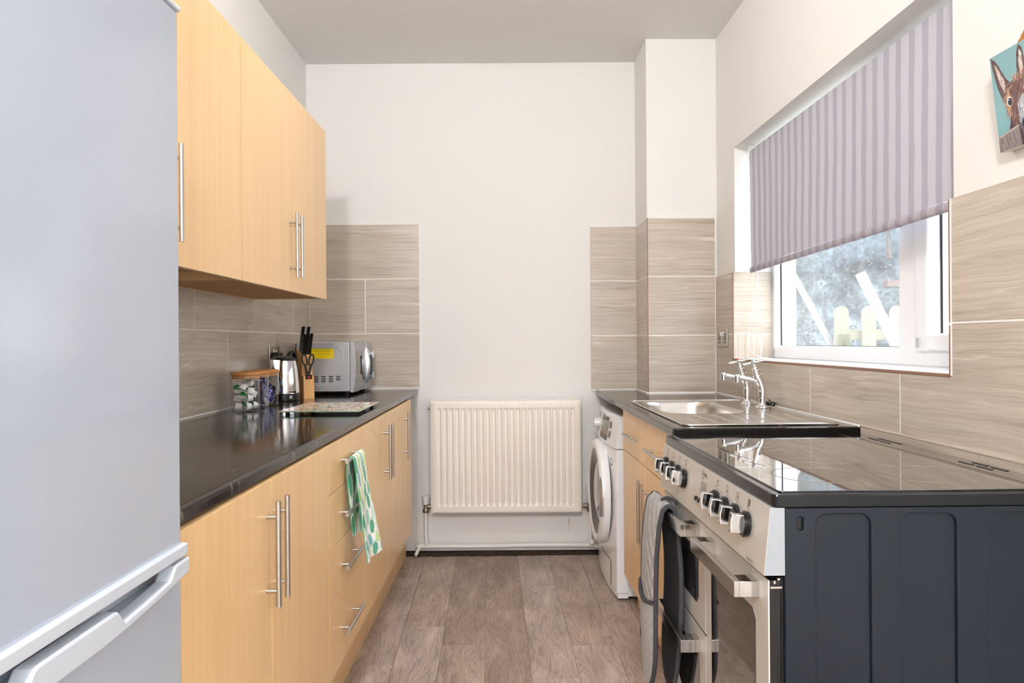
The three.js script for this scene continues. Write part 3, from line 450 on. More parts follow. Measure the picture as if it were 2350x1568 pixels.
{
  const cup = std(0xf3f1ec, 0.4), foil = std(0x0f7a3c, 0.35), silverFoil = std(0xd9dcd8, 0.3, { metalness: 0.5 }), e = new THREE.Euler();
  const podG = () => lathe([[0.0005, -0.011], [0.0125, -0.011], [0.0135, -0.009], [0.0165, 0.011], [0.0185, 0.012], [0.0185, 0.0128]], 20), lidG = () => cyl(0.0185, 0.0007, 0, 0.0131, 0, 'y', 20), half = () => new THREE.CylinderGeometry(0.0182, 0.0182, 0.0009, 20, 1, false, 0, PI).translate(0, 0.0132, 0);
  const pod = (dx, dy, dz, rx, rz, label, ry = 0) => {
    const hr = Math.hypot(dx, dz), kk = hr > 0.0305 ? 0.0305 / hr : 1, b = [J1[0] + dx * kk, J1[1] + dy, J1[2] + dz * kk], m = single('milk_pod', podG(), cup, label, 'milk pod', [0, 0, 0], { group: 'milk pods in the nearest jar' });
    m.position.set(...b); m.rotation.set(rx, ry, rz); m.scale.setScalar(0.86); part('foil_lid', lidG(), silverFoil, m); part('printed_lid', half(), foil, m, { label: 'green half of the foil lid' });
  };
  pod(-0.019, 0.081, 0.030, 1.25, 0.25, 'milk pod showing its green lid, left and upper in the nearest jar', 1.6);
  pod(-0.001, 0.055, 0.033, 1.3, -0.2, 'milk pod showing its green lid, in the middle of the nearest jar', 1.4);
  pod(0.024, 0.106, 0.018, 1.15, -0.5, 'milk pod showing its green lid, top right in the nearest jar', 2.2);
  const PL = 'white milk pod hidden behind the front ones in the nearest jar', PN = ['upright white milk pod between the green lids, upper middle of the nearest jar', 'white milk pod lying on its side at the bottom right of the nearest jar', 'white milk pod lying on its side at the bottom left of the nearest jar', 'white milk pod half way up on the left of the nearest jar', 'white milk pod half way up on the right of the nearest jar', 'white milk pod on the right of the nearest jar, under the top green lid'];
  for (const [a, b, c, d, e2] of [[0.0, 0.093, 0.031, 2.7, 0.3], [0.022, 0.018, 0.029, 0.2, 1.45], [-0.016, 0.018, 0.031, 0.1, 1.5], [-0.026, 0.05, 0.022, 2.9, 0.25], [0.029, 0.05, 0.024, 0.3, 1.35], [0.031, 0.078, 0.02, 3.0, 0.1], [-0.03, 0.1, 0.008, 2.8, -0.3], [0.0, 0.02, -0.008, 0.3, 1.4], [0.0, 0.06, -0.012, 3.0, 0.2], [-0.004, 0.1, -0.008, 2.6, 0.4], [0.03, 0.02, -0.014, 0.1, 1.3], [-0.03, 0.07, -0.018, 2.7, 0.1], [0.028, 0.065, -0.02, 2.9, 0.5]]) pod(a, b, c, d, e2, PN.shift() || PL, rnd());
  const sach = (J, dx, dy, dz, h, rz, ry, col, name, label, group, w = 0.014) => {
    const g = surf(6, 10, (u, v) => [w * (u - 0.5), h * (v - 0.5), 0.0022 * Math.sin(u * PI) * Math.sin(v * PI)]), k = surf(6, 10, (u, v) => [w * (0.5 - u), h * (v - 0.5), -0.0022 * Math.sin(u * PI) * Math.sin(v * PI)]);
    const m = single(name, [g, k], phy(col, 0.25, { clearcoat: 0.6, metalness: 0.2 }), label, 'sachet', [0, 0, 0], { group });
    part('crimp', [bc(w, 0.004, 0.0008, 0, h / 2 - 0.002, 0), bc(w, 0.004, 0.0008, 0, -h / 2 + 0.002, 0)], std(0xb9b9c4, 0.4, { metalness: 0.4 }), m);
    m.position.set(J[0] + dx, J[1] + dy, J[2] + dz); m.rotation.set(0.08 * (rnd() - 0.5), ry, rz);
  };
  const AC = ['black', 'plum', 'violet', 'brown'], AL = (i) => `slim ${AC[i % 4]} sachet standing upright in the middle jar`, B = 'slim orange sachet standing among dark ones in the middle jar';
  for (let i = 0; i < 11; i++) sach(J2, -0.03 + 0.0062 * i, 0.058 + 0.006 * rnd(), 0.034 - 0.004 * Math.abs(i - 5) - (i % 2) * 0.012, 0.1, (rnd() - 0.5) * 0.22, (rnd() - 0.5) * 0.8, i === 9 ? 0xc9653c : [0x17171d, 0x262433, 0x33304a, 0x3a2f2a][i % 4], 'coffee_sachet', i === 9 ? B : AL(i), 'dark sachets in the middle jar', 0.0115);
  const CL = (i) => `${['deep blue', 'silver', 'bright blue', 'navy', 'pale blue'][i % 5]} sachet at a slant in the jar next to the kettle, ${i < 4 ? 'low down' : i < 9 ? 'half way up' : 'near the top'}`;
  for (let i = 0; i < 13; i++) sach(J3, -0.022 + 0.044 * ((i * 0.37) % 1), 0.018 + 0.0072 * i, 0.03 - 0.016 * (i % 3), 0.055, 0.9 + 0.5 * (rnd() - 0.5), (rnd() - 0.5) * 0.9, [0x28287c, 0xb9bccb, 0x3b3f9c, 0x1b1a3a, 0x7d88bd][i % 5], 'sugar_sachet', CL(i), 'blue sachets in the jar by the kettle', 0.022);
}
// ---- knife block with five knives and scissors
{
  const B = [-0.955, 0.910, -3.46], yaw = 0.55, t = thing('knife_block', 'pale wooden knife block in front of the microwave', 'knife block', B, { turn: yaw });
  t.off = [0, 0, 0];
  // side profile: z towards the front, y up; origin at the middle of the base
  const pr = [[0.05, 0], [0.044, 0.104], [0.022, 0.105], [0.016, 0.196], [-0.012, 0.21], [-0.066, 0.224], [-0.05, 0]];
  const g = ext(shape(pr.map(([z, y]) => [z, y])), 0.05, 0.002).rotateY(-PI / 2).translate(0.025, 0, 0);
  const slotDark = std(0x2a1d12, 0.9);
  part('block', g, M.block, t, { uv: [0.02, 0.1] });
  part('slot', [bc(0.030, 0.02, 0.004, 0, 0.098, 0.0445), bc(0.03, 0.003, 0.012, 0, 0.1045, 0.034)], slotDark, t);
  const Kmat = M.blackPlastic, riv = std(0xd0d0d0, 0.25, { metalness: 1 });
  const put = (m) => { m.position.set(...B); m.rotation.y = yaw; };
  const knife = (x, y, z, len, lean, side, w, label) => {
    const m = new THREE.Group(); m.name = numbered('kitchen_knife'); m.userData = { label, category: 'knife', group: 'knives in the wooden block' }; scene.add(m); m.off = [0, 0, 0];
    const wd = w * 0.5, prof = []; // outline in (z, y)
    const N = 14; for (let i = 0; i <= N; i++) { const v = i / N; prof.push([wd * (0.82 + 0.22 * Math.sin(v * PI * 1.6 + 0.5) * 0.6) + 0.010 * v * v, len * v]); }
    prof.push([wd * 0.7 + 0.012, len * 1.03]); for (let i = N; i >= 0; i--) { const v = i / N; prof.push([-wd * (0.85 - 0.12 * Math.sin(v * PI)) + 0.010 * v * v - (v > 0.9 ? -0.004 : 0), len * v]); }
    const s = ext(shape(prof), 0.013, 0.003).rotateY(-PI / 2).translate(0.0065, 0, 0);
    const tr = (gg) => gg.rotateX(lean).rotateZ(side).translate(x, y, z);
    part('handle', tr(s), Kmat, m);
    part('rivet', [0.18, 0.5, 0.84].map((v) => tr(cyl(0.0029, 0.0145, 0, len * v, 0.004 * v, 'x', 10))), riv, m);
    part('blade', tr(bc(0.002, 0.09, w * 0.8, 0, -0.044, 0)), M.chrome, m);
    put(m);
  };
  knife(-0.0135, 0.208, -0.034, 0.125, 0.20, -0.02, 0.03, 'large black handled knife, back left in the block');
  knife(0.0115, 0.208, -0.034, 0.124, 0.20, -0.02, 0.03, 'large black handled knife, back right in the block');
  knife(-0.016, 0.2, -0.002, 0.098, 0.20, -0.04, 0.022, 'small black handled knife, left one of the front row in the block');
  knife(0.0, 0.2, -0.002, 0.098, 0.20, -0.04, 0.022, 'small black handled knife, middle one of the front row in the block');
  knife(0.016, 0.2, -0.002, 0.1, 0.20, -0.04, 0.022, 'small black handled knife, right one of the front row in the block');
  const m = thing('scissors', 'black handled kitchen scissors in the front slot of the knife block', 'scissors', B, { turn: yaw }); m.off = [0, 0, 0];
  const loop = (s) => { const p = []; for (let i = 0; i < 20; i++) { const a = i / 20 * 2 * PI; p.push([s * 0.0155 + 0.0105 * Math.cos(a) + s * 0.004 * Math.sin(a), 0.176 + 0.025 * Math.sin(a), 0.034]); } return tube(p, 0.0036, 40, 8, true); };
  part('handle', [loop(-1), loop(1), rod([-0.0145, 0.152, 0.034], [0.004, 0.088, 0.0385], 0.0052), rod([0.0145, 0.152, 0.034], [-0.002, 0.088, 0.0385], 0.0052), b2(-0.010, 0.010, 0.088, 0.108, 0.034, 0.045, 0.003)], Kmat, m);
  part('stop', cyl(0.0068, 0.006, 0, 0.096, 0.0455, 'z', 18).scale(1, 1, 1), std(0xb01522, 0.3), m, { label: 'red end stop' });
}
// ---- microwave
{
  const x0 = -1.045, x1 = -0.787, xd = -0.771, z0 = -4.055, z1 = -3.62, y0 = 0.926, y1 = 1.167, t = thing('microwave', 'silver microwave oven turned to the room, yellow sticker on its side', 'microwave', [-0.9, 0.91, -3.84]);
  part('casing', b2(x0, x1, y0, y1, z0, z1, 0.006), M.silver, t);
  part('foot', [[x0 + 0.04, z1 - 0.03], [x1 - 0.02, z1 - 0.03], [x1 - 0.02, z0 + 0.04], [x0 + 0.04, z0 + 0.04]].map(([x, z]) => cyl(0.012, 0.018, x, 0.919, z, 'y', 14)), M.rubber, t);
  const yc = (y0 + y1) / 2, hh = (y1 - y0) / 2, bul = (y) => 0.012 * (1 - ((y - yc) / hh) ** 2);
  const pr = [[x1 + 0.001, y0 - 0.003], [xd, y0 - 0.003]]; for (let i = 0; i <= 14; i++) { const y = lerp(y0 - 0.003, y1 + 0.001, i / 14); pr.push([xd + bul(y), y]); } pr.push([x1 + 0.001, y1 + 0.001]);
  const dz0 = z0 + 0.135, door = part('door', ext(shape(pr), z1 - dz0, 0.002).translate(0, 0, dz0), M.silver, t);
  const cp = part('control_panel', ext(shape(pr), 0.134, 0.002).translate(0.004, 0, z0), M.silver, t);
  const sheet = (za, zb, ya, yb, o) => surf(2, 12, (u, v) => { const y = lerp(ya, yb, v); return [xd + bul(y) + o, y, lerp(zb, za, u)]; });
  part('door_window', sheet(dz0 + 0.045, z1 - 0.03, y0 + 0.045, y1 - 0.045, 0.0008), M.darkGlass, door);
  const hg = surf(10, 24, (u, v) => { const y = lerp(y0 + 0.028, y1 - 0.024, v), w = Math.sin(v * PI) ** 0.6, a = u * PI; return [xd + bul(y) + 0.001 + (0.004 + 0.026 * w) * Math.sin(a), y, dz0 + 0.03 + (0.002 + 0.017 * w) * Math.cos(a)]; });
  part('handle', hg, std(0xd6d8da, 0.25, { metalness: 0.7 }), door, { label: 'pale lens shaped door handle' });
  part('handle_grip', surf(8, 12, (u, v) => { const y = lerp(y0 + 0.07, y1 - 0.066, v), a = lerp(0.25, 0.62, u) * PI; return [xd + bul(y) + 0.0016 + 0.0305 * Math.sin(a), y, dz0 + 0.03 + 0.0195 * Math.cos(a)]; }), std(0x4c5054, 0.3, { metalness: 0.5 }), door);
  for (const y of [1.1, 0.99]) part('knob', [cyl(0.019, 0.014, xd + 0.02, y, z0 + 0.065, 'x', 24), b2(xd + 0.024, xd + 0.034, y - 0.018, y + 0.018, z0 + 0.061, z0 + 0.069, 0.002)], std(0xcfd2d4, 0.3, { metalness: 0.6 }), cp);
  // near side: raised border, louvres, sticker
  const e = 0.0015, pts = [[x0 + 0.02, y1 - 0.027, z1]], R = 0.03, xr = x1 - 0.032, yt = y1 - 0.027, yb = y0 + 0.026;
  for (let i = 0; i <= 6; i++) { const a = PI / 2 - i / 6 * PI / 2; pts.push([xr - R + R * Math.cos(a), yt - R + R * Math.sin(a), z1]); }
  for (let i = 0; i <= 6; i++) { const a = -i / 6 * PI / 2; pts.push([xr - R + R * Math.cos(a), yb + R + R * Math.sin(a), z1]); }
  pts.push([x0 + 0.02, yb, z1]);
  part('raised_border', [tube(pts, 0.0022, 80, 6), rod([x0 + 0.02, y0 + 0.016, z1], [xr, y0 + 0.016, z1], 0.0022, 8)], M.silver, t);
  const L = []; for (let c = 0; c < 5; c++) for (let k = 0; k < 4; k++) { if (c === 0 && k === 3) continue; L.push(bc(0.022, 0.0045, 0.004, x1 - 0.056 - c * 0.0355, y0 + 0.0745 - k * 0.0085, z1 - 0.0008, 0.0018)); }
  part('louvre', L, M.black, t);
  const st = canvasTex(512, 256, (x, w, h) => {
    x.fillStyle = '#f2d500'; x.fillRect(0, 0, w, h); x.fillStyle = '#4a4210'; const q = rng(62);   // print too small to read: rows of word-long marks
    [[34, 11, 40, 470], [56, 11, 40, 455], [78, 6, 40, 480], [128, 7, 60, 470], [128, 11, 244, 335], [178, 6, 60, 480], [198, 6, 120, 230]].forEach(([y, h2, xa, xb]) => { let p = xa; while (p < xb) { const l = 12 + 34 * q(); for (let s = p; s < p + l && s < xb; s += 6) x.fillRect(s, y - h2 + 2 * q(), 4, h2); p += l + 8; } });
  });
  part('sticker', [(() => { const g = new THREE.ShapeGeometry(shape(rrPts(-0.076, 0.076, -0.024, 0.024, 0.006))); const u = g.attributes.uv; for (let i = 0; i < u.count; i++) u.setXY(i, u.getX(i) / 0.152 + 0.5, u.getY(i) / 0.048 + 0.5); g.userData.keepUV = true; return g.translate(x1 - 0.153, y1 - 0.0555, z1 + 0.0004); })()], std(0xffffff, 0.4, { map: st }), t, { label: 'yellow warning sticker' });
}
// ---- glass chopping board
{
  const t = thing('chopping_board', 'glass chopping board printed with small coloured vegetables', 'chopping board', [-0.685, 0.91, -2.83]), r = rng(31);
  const pt = canvasTex(1024, 1024, (x, w, h) => {
    x.fillStyle = '#ebe4d6'; x.fillRect(0, 0, w, h); const pal = [['#c8402f', '#d9705a', '#e9b9a8'], ['#d98e3c', '#c9924f', '#b5532f'], ['#1f6a45', '#4f9358', '#2c5a44'], ['#d99a50', '#c7552f', '#6f9a4f'], ['#b3243c', '#8f1f3c', '#dd8f8f'], ['#c9402f', '#d9604a', '#7ca35a']];
    for (let i = 0; i < 620; i++) { const u = r(), v = r(), s = pal[clamp(Math.floor(u * 6 + 0.5 * (r() - 0.5)), 0, 5)]; x.fillStyle = s[Math.floor(r() * 3)]; x.beginPath(); x.ellipse(u * w, v * h, 9 + 15 * r(), 7 + 11 * r(), r() * 3, 0, 7); x.fill(); if (r() < 0.3) { x.strokeStyle = '#3f7a3a'; x.lineWidth = 4; x.beginPath(); x.moveTo(u * w, v * h); x.lineTo(u * w + 20 * (r() - 0.5), v * h - 26); x.stroke(); } }
  });
  const g = new THREE.PlaneGeometry(0.284, 0.385).rotateX(-PI / 2).translate(-0.684, 0.9186, -2.828); g.userData.keepUV = true;
  part('glass', b2(-0.828, -0.54, 0.9187, 0.9232, -3.022, -2.634, 0.0015), phy(0x9cb79b, 0.08, { clearcoat: 1 }), t, { label: 'greenish glass edge' });
  part('printed_face', g.translate(0, 0.0049, 0), phy(0xffffff, 0.22, { map: pt, specularIntensity: 0.6 }), t);
  part('foot', [[-0.8, -2.66], [-0.565, -2.66], [-0.8, -2.995], [-0.565, -2.995]].map(([x, z]) => cyl(0.008, 0.0085, x, 0.91425, z, 'y', 12)), M.rubber, t);
}
// ---- leaf print tea towel over the top drawer handle
{
  const r = rng(55), tex = canvasTex(512, 1024, (x, w, h) => {
    x.fillStyle = '#f3f4ec'; x.fillRect(0, 0, w, h); const C = ['#4fa877', '#b3dc86', '#9bd0d6', '#c0e6d6', '#6cba98', '#cbe58a'];
    let k = 0; for (let j = -1; j < 13; j++) for (let i = -1; i < 7; i++) {
      const cx = (i + 0.5 + (j % 2) * 0.5) * w / 6 + 6 * (r() - 0.5), cy = (j + 0.5) * h / 12, L = 52, W = 29; k++; x.save(); x.translate(cx, cy); x.rotate((r() - 0.5) * 0.5 + (j % 2 ? PI : 0)); x.fillStyle = C[Math.floor(r() * 6)];
      x.beginPath(); x.moveTo(0, -L); x.bezierCurveTo(W * 0.7, -L * 0.5, W * 1.3, L * 0.3, W * 0.5, L * 0.8); x.quadraticCurveTo(0, L, -W * 0.5, L * 0.8); x.bezierCurveTo(-W * 1.3, L * 0.3, -W * 0.7, -L * 0.5, 0, -L); x.fill();
      x.strokeStyle = k % 2 ? 'rgba(255,255,255,0.55)' : 'rgba(20,90,70,0.55)'; x.lineWidth = 3; for (let q = -5; q < 8; q++) { x.beginPath(); x.moveTo(-W * 0.7, q * 8); x.lineTo(0, q * 8 + 8); x.lineTo(W * 0.7, q * 8); x.stroke(); } x.restore();
    }
    x.strokeStyle = 'rgba(150,170,150,0.5)'; x.lineWidth = 3; x.beginPath(); x.moveTo(0, h - 40); x.lineTo(w, h - 40); x.stroke();
  });
  const t = thing('tea_towel', 'white tea towel with green and blue leaf print on the top drawer handle', 'tea towel', [-0.48, 0.82, -2.32]);
  // v: 0 at the hem behind the handle, 0.36 over the bar, 1 at the front hem; u across, from the near edge to the far edge
  const K = [[0, -0.492, 0.572, 2.288, 2.355], [0.12, -0.4945, 0.66, 2.262, 2.36], [0.26, -0.4965, 0.775, 2.232, 2.38], [0.315, -0.4925, 0.815, 2.222, 2.385], [0.345, -0.483, 0.8245, 2.222, 2.384], [0.375, -0.4735, 0.815, 2.226, 2.384], [0.43, -0.468, 0.76, 2.234, 2.386], [0.62, -0.462, 0.665, 2.25, 2.396], [0.82, -0.458, 0.565, 2.264, 2.41], [1, -0.452, 0.492, 2.276, 2.425]];
  const at = (v, c) => { let i = 0; while (i < K.length - 2 && v > K[i + 1][0]) i++; const k = clamp((v - K[i][0]) / (K[i + 1][0] - K[i][0])); return lerp(K[i][c], K[i + 1][c], k); };
  const f = (u, v) => { const w = sst(0.36, 0.55, v), wb = 1 - sst(0.2, 0.34, v); return [at(v, 1) + w * (0.016 * u * sst(0.4, 1, v) + 0.009 * Math.sin(u * 7 + 1) * sst(0.45, 0.9, v)) + wb * (0.010 * u + 0.005 * Math.sin(u * 8)), at(v, 2) - 0.006 * Math.sin(u * PI) * (v > 0.95 ? 1 : 0), -lerp(at(v, 3), at(v, 4), u)]; };
  part('cloth', slab(24, 70, f, 0.0026, (u, v) => [0.03 + 0.62 * u, 1 - v * 1.0]), phy(0xffffff, 0.9, { map: tex, sheen: 0.2 }), t);
}
// ---------------------------------------------------------------- back wall: radiator and pipes
{
  const x0 = -0.436, x1 = 0.362, y0 = 0.2445, y1 = 0.8455, zf = -4.0, zb = -4.085, t = thing('radiator', 'cream painted panel radiator with ribbed front on the back wall', 'radiator', [-0.037, y0, -4.04]);
  const NR = 23, p0 = x0 + 0.024, pitch = (x1 - x0 - 0.048) / NR, yr0 = y0 + 0.036, yr1 = y1 - 0.036, xs = [x0, x0 + 0.003], dx = [], r = rng(4);
  const prof = [0, 0.1, 0.16, 0.24, 0.32, 0.70, 0.78, 0.86, 0.92]; for (let i = 0; i < NR; i++) for (const a of prof) xs.push(p0 + (i + a) * pitch); xs.push(x1 - 0.024, x1 - 0.003, x1);
  const ys = [y0, y0 + 0.003, y0 + 0.012, yr0, yr0 + 0.004, yr0 + 0.012, yr0 + 0.02]; for (let i = 1; i < 12; i++) ys.push(lerp(yr0 + 0.02, yr1 - 0.02, i / 12)); ys.push(yr1 - 0.02, yr1 - 0.010, yr1 - 0.003, yr1, y1 - 0.012, y1 - 0.003, y1);
  const dep = (x, y) => { const q = (x - p0) / pitch, a = q - Math.floor(q); let h = 0; if (q > 0 && q < NR) h = sst(0.1, 0.3, a) * (1 - sst(0.72, 0.92, a)) * sst(yr0, yr0 + 0.014, y) * (1 - sst(yr1 - 0.008, yr1, y)); const e = Math.min(x - x0, x1 - x, y - y0, y1 - y); return zf - 0.0085 * h - (e < 0.002 ? 0.010 : e < 0.008 ? 0.0008 : 0); };
  const nu = xs.length - 1, nv = ys.length - 1, face = surf(nu, nv, (u, v) => { const x = xs[Math.round(u * nu)], y = ys[Math.round(v * nv)]; return [x, y, dep(x, y)]; }, (u, v) => [xs[Math.round(u * nu)], ys[Math.round(v * nv)]]);
  part('front_panel', face, M.radiator, t);
  part('back_panel', b2(x0 + 0.01, x1 - 0.01, y0 + 0.01, y1 - 0.02, zb + 0.012, zb + 0.022, 0.003), M.radiator, t);
  for (const x of [x0 - 0.004, x1]) part('side_panel', b2(x, x + 0.004, y0 + 0.006, y1 + 0.004, zb + 0.008, zf + 0.002, 0.0015), M.radiator, t);
  const gb = []; for (let i = 0; i <= 62; i++) { const x = lerp(x0, x1, i / 62); gb.push(b2(x - 0.0028, x + 0.0028, y1 - 0.002, y1 + 0.0016, zb + 0.016, zf - 0.030)); }
  gb.push(b2(x0 - 0.002, x1 + 0.002, y1 - 0.008, y1 + 0.0012, zf - 0.012, zf - 0.002, 0.001), b2(x0, x1, y1 - 0.002, y1 + 0.0066, zb + 0.008, zb + 0.017));
  gb.push(b2(x0, x1, y1 - 0.004, y1 + 0.0014, zf - 0.031, zf - 0.008)); part('top_grille', gb, M.radiator, t);
  part('slot_shade', b2(x0 + 0.004, x1 - 0.004, y1 - 0.012, y1 - 0.008, zb + 0.016, zf - 0.03), std(0x2e2822, 0.9), t);  // dark sheet standing in for the shade inside the grille slots
  part('convector', b2(x0 + 0.02, x1 - 0.02, y0 + 0.03, y1 - 0.02, -4.05, -4.03), std(0x6f665c, 0.8), t);
  part('bleed_valve', [cyl(0.008, 0.014, x0 - 0.010, y1 - 0.04, -4.05, 'x', 14), cyl(0.006, 0.012, x0 - 0.018, y1 - 0.042, -4.05, 'x', 6)], M.brass, t);
}
{
  const t = thing('heating_pipes', 'white painted heating pipe along the floor with radiator valves at its ends', 'pipe', [0, 0.02, -4.06]), z = -4.055;
  part('floor_pipe', [tube([[-0.515, 0.057, z], [-0.2, 0.055, z], [0.1, 0.059, z], [0.46, 0.057, z]], 0.0115, 60, 12), tube([[0.44, 0.057, z], [0.462, 0.05, z + 0.006], [0.49, 0.06, z]], 0.012, 12, 10)], M.pipe, t);
  part('rising_pipe', [tube([[-0.474, 0.24, z], [-0.474, 0.15, z], [-0.470, 0.055, z]], 0.0095, 20, 12), cyl(0.014, 0.03, -0.47, 0.065, z, 'y', 14)], M.pipe, t);
  part('rising_pipe', [tube([[0.415, 0.26, z], [0.418, 0.15, z], [0.42, 0.055, z]], 0.0095, 20, 12), ball(0.018, 0.425, 0.075, z + 0.012)], M.pipe, t);
  part('end_stub', [tube([[-0.505, 0.058, z], [-0.515, 0.04, z + 0.03], [-0.525, 0.02, z + 0.052]], 0.0095, 12, 12), cyl(0.013, 0.03, -0.495, 0.057, z, 'x', 14), cyl(0.008, 0.012, -0.522, 0.057, z, 'x', 10)], M.pipe, t);
  const v = part('valve', [lathe([[0.011, 0.238], [0.017, 0.24], [0.018, 0.25], [0.016, 0.258], [0.011, 0.262], [0.011, 0.283]], 20).translate(-0.474, 0, z), cyl(0.008, 0.04, -0.452, 0.271, z, 'x', 12), cyl(0.0145, 0.014, -0.45, 0.271, z, 'x', 6), cyl(0.011, 0.01, -0.439, 0.271, z, 'x', 12)], M.brass, t);
  part('cap', lathe([[0.0005, 0.28], [0.0155, 0.28], [0.0175, 0.288], [0.0215, 0.322], [0.019, 0.328], [0.0005, 0.33]], 24).translate(-0.474, 0, z), M.pipe, v);
  const w = part('valve', [lathe([[0.011, 0.238], [0.016, 0.24], [0.017, 0.25], [0.013, 0.262], [0.012, 0.29]], 20).translate(0.415, 0, z), cyl(0.007, 0.045, 0.39, 0.271, z, 'x', 12), cyl(0.0145, 0.016, 0.39, 0.271, z, 'x', 6)], M.brass, t);
  part('cap', lathe([[0.0005, 0.285], [0.015, 0.285], [0.017, 0.3], [0.021, 0.36], [0.0185, 0.373], [0.0005, 0.376]], 24).translate(0.415, 0, z), M.pipe, w);
}
// ---------------------------------------------------------------- right run (frame R: p into the wall, q towards the camera)
const RR = { R: true };
const WT = 0.897;
{ // worktop cut round the pillar, with an opening for the sink bowl
  const out = [[-0.5775, -1.5], [-0.012, -1.5], [-0.001, -1.5], [-0.001, 0.0015], [-0.3465, 0.0015], [-0.3465, 0.302], [-0.5710, 0.302]];
  const hole = rrPts(-0.505, -0.185, -1.105, -0.525, 0.09).reverse();
  const t = thing('worktop', 'dark laminate worktop on the right holding the steel sink, fitted round the pillar', 'worktop', [-0.3, WT - 0.028, 0.6], RR);
  part('top', flat(shape(out, [hole]), WT - 0.028, WT, 0.006), M.stone, t);
  part('end_strip', b2(-0.571, -0.003, WT - 0.0265, WT - 0.0035, 1.4995, 1.5012, 0.0005), phy(0x0d0806, 0.35, { specularIntensity: 0.35 }), t, { label: 'glossy black end strip' });
  part('sealant', [b2(-0.009, -0.0005, WT - 0.002, WT + 0.006, 0.0, 1.5, 0.003), b2(-0.3445, -0.001, WT - 0.002, WT + 0.006, 0.0005, 0.008, 0.003), b2(-0.353, -0.345, WT - 0.002, WT + 0.006, -0.3, 0.006, 0.003), b2(-0.55, -0.35, WT - 0.002, WT + 0.005, -0.303, -0.297, 0.002)], M.seal, t);
}
{ // sink
  const t = thing('kitchen_sink', 'stainless steel inset sink with a bowl and ribbed drainer', 'sink', [-0.3, WT, 1], RR), y = WT + 0.0006;
  const p0 = -0.531, p1 = -0.035, q0 = 0.505, q1 = 1.452;
  const bowlP = (k, r) => rrPts(-0.49 + k, -0.20 - k, -1.09 + k, -0.54 - k, r, 8);
  part('deck', flat(shape(rrPts(p0, p1, -q1, -q0, 0.03), [bowlP(-0.006, 0.09).reverse()]), y, y + 0.0035, 0.0012), M.sinkSteel, t);
  // raised rolled rim
  const rim = rrPts(p0 + 0.004, p1 - 0.004, -q1 + 0.004, -q0 - 0.004, 0.028).map(([x, z]) => [x, y + 0.0035, -z]);
  part('rim', tube(rim, 0.0036, 160, 8, true), M.sinkSteel, t);
  const rings = [[-0.006, 0.0036, 0.092], [-0.002, 0.0022, 0.09], [0.002, -0.004, 0.088], [0.006, -0.02, 0.085], [0.012, -0.09, 0.08], [0.02, -0.135, 0.075], [0.036, -0.153, 0.065], [0.06, -0.158, 0.05], [0.12, -0.1605, 0.02]].map(([k, dy, r]) => bowlP(k, r).map(([x, z]) => [x, y + dy, -z]));
  const n = rings[0].length, bowl = surf(n, rings.length - 1, (u, v) => rings[Math.round(v * (rings.length - 1))][Math.round(u * n) % n]);
  part('bowl', [bowl, flat(shape(bowlP(0.118, 0.02)), y - 0.1615, y - 0.1600)], std(0xcfcac4, 0.3, { metalness: 1, side: THREE.DoubleSide }), t);
  part('overflow', [new THREE.TorusGeometry(0.014, 0.0028, 8, 28).rotateY(PI / 2).translate(-0.2095, y - 0.028, 0.985), cyl(0.006, 0.002, -0.2105, y - 0.028, 0.985, 'x', 14)], M.chrome, t);
  const ribs = []; for (let i = 0; i < 7; i++) { const a = -0.475 + i * 0.062; ribs.push(tube([[a + 0.004 * (i - 3), y + 0.0028, 1.12], [a, y + 0.0036, 1.2], [a - 0.003 * (i - 3), y + 0.0034, 1.43]], 0.0026, 14, 6)); }
  part('drainer_rib', ribs, M.sinkSteel, t);
}
function tap(label, q, ring) {
  const p = -0.085, y = WT + 0.004, t = thing('pillar_tap', label, 'tap', [p, y, q], RR);
  part('body', [lathe([[0.0255, 0], [0.0255, 0.003], [0.02, 0.0075], [0.0135, 0.014], [0.0115, 0.024], [0.0118, 0.05]], 30).translate(p, y, q),
    tube([[p, y + 0.04, q], [p + 0.0005, y + 0.068, q], [p - 0.006, y + 0.098, q], [p - 0.018, y + 0.122, q]], 0.0145, 24, 14)], M.chrome, t);
  part('spout', [tube([[p - 0.005, y + 0.075, q], [p - 0.02, y + 0.099, q], [p - 0.05, y + 0.110, q], [p - 0.092, y + 0.118, q]], 0.0092, 24, 12), cyl(0.0115, 0.022, p - 0.096, y + 0.111, q, 'y', 18, 0.0112), ball(0.0112, p - 0.096, y + 0.121, q)], M.chrome, t);
  const ax = (a) => [p - 0.018 - a * 0.28, y + 0.122 + a * 0.96, q], m = part('bonnet', [rod(ax(-0.006), ax(0.004), 0.0185, 24), rod(ax(0.003), ax(0.026), 0.0135, 24), rod(ax(0.026), ax(0.034), 0.011, 20), rod(ax(0.034), ax(0.054), 0.0058, 16)], M.chrome, t);
  const c = ax(0.056), hd = [ball(0.0095, c[0], c[1], c[2])]; for (const [dx, dy, dz] of [[0.034, 0.008, 0.012], [-0.034, -0.008, -0.012], [-0.01, 0.002, 0.034], [0.01, -0.002, -0.034]]) hd.push(rod(c, [c[0] + dx, c[1] + dy, c[2] + dz], 0.0052, 10), ball(0.0058, c[0] + dx, c[1] + dy, c[2] + dz));
  const h = part('handle', hd, M.chrome, t);
  part('indice', cyl(0.0055, 0.004, c[0] - 0.002, c[1] + 0.0095, c[2], 'y', 14), std(ring, 0.4), h);
  part('gasket', cyl(0.026, 0.002, p, y, q, 'y', 28), M.rubber, t);
}
tap('chrome pillar tap with red centred cross handle, further from the cooker', 0.715, 0xd8452a);
tap('chrome pillar tap with blue centred cross handle, nearer the cooker', 0.89, 0x6fb6d8);
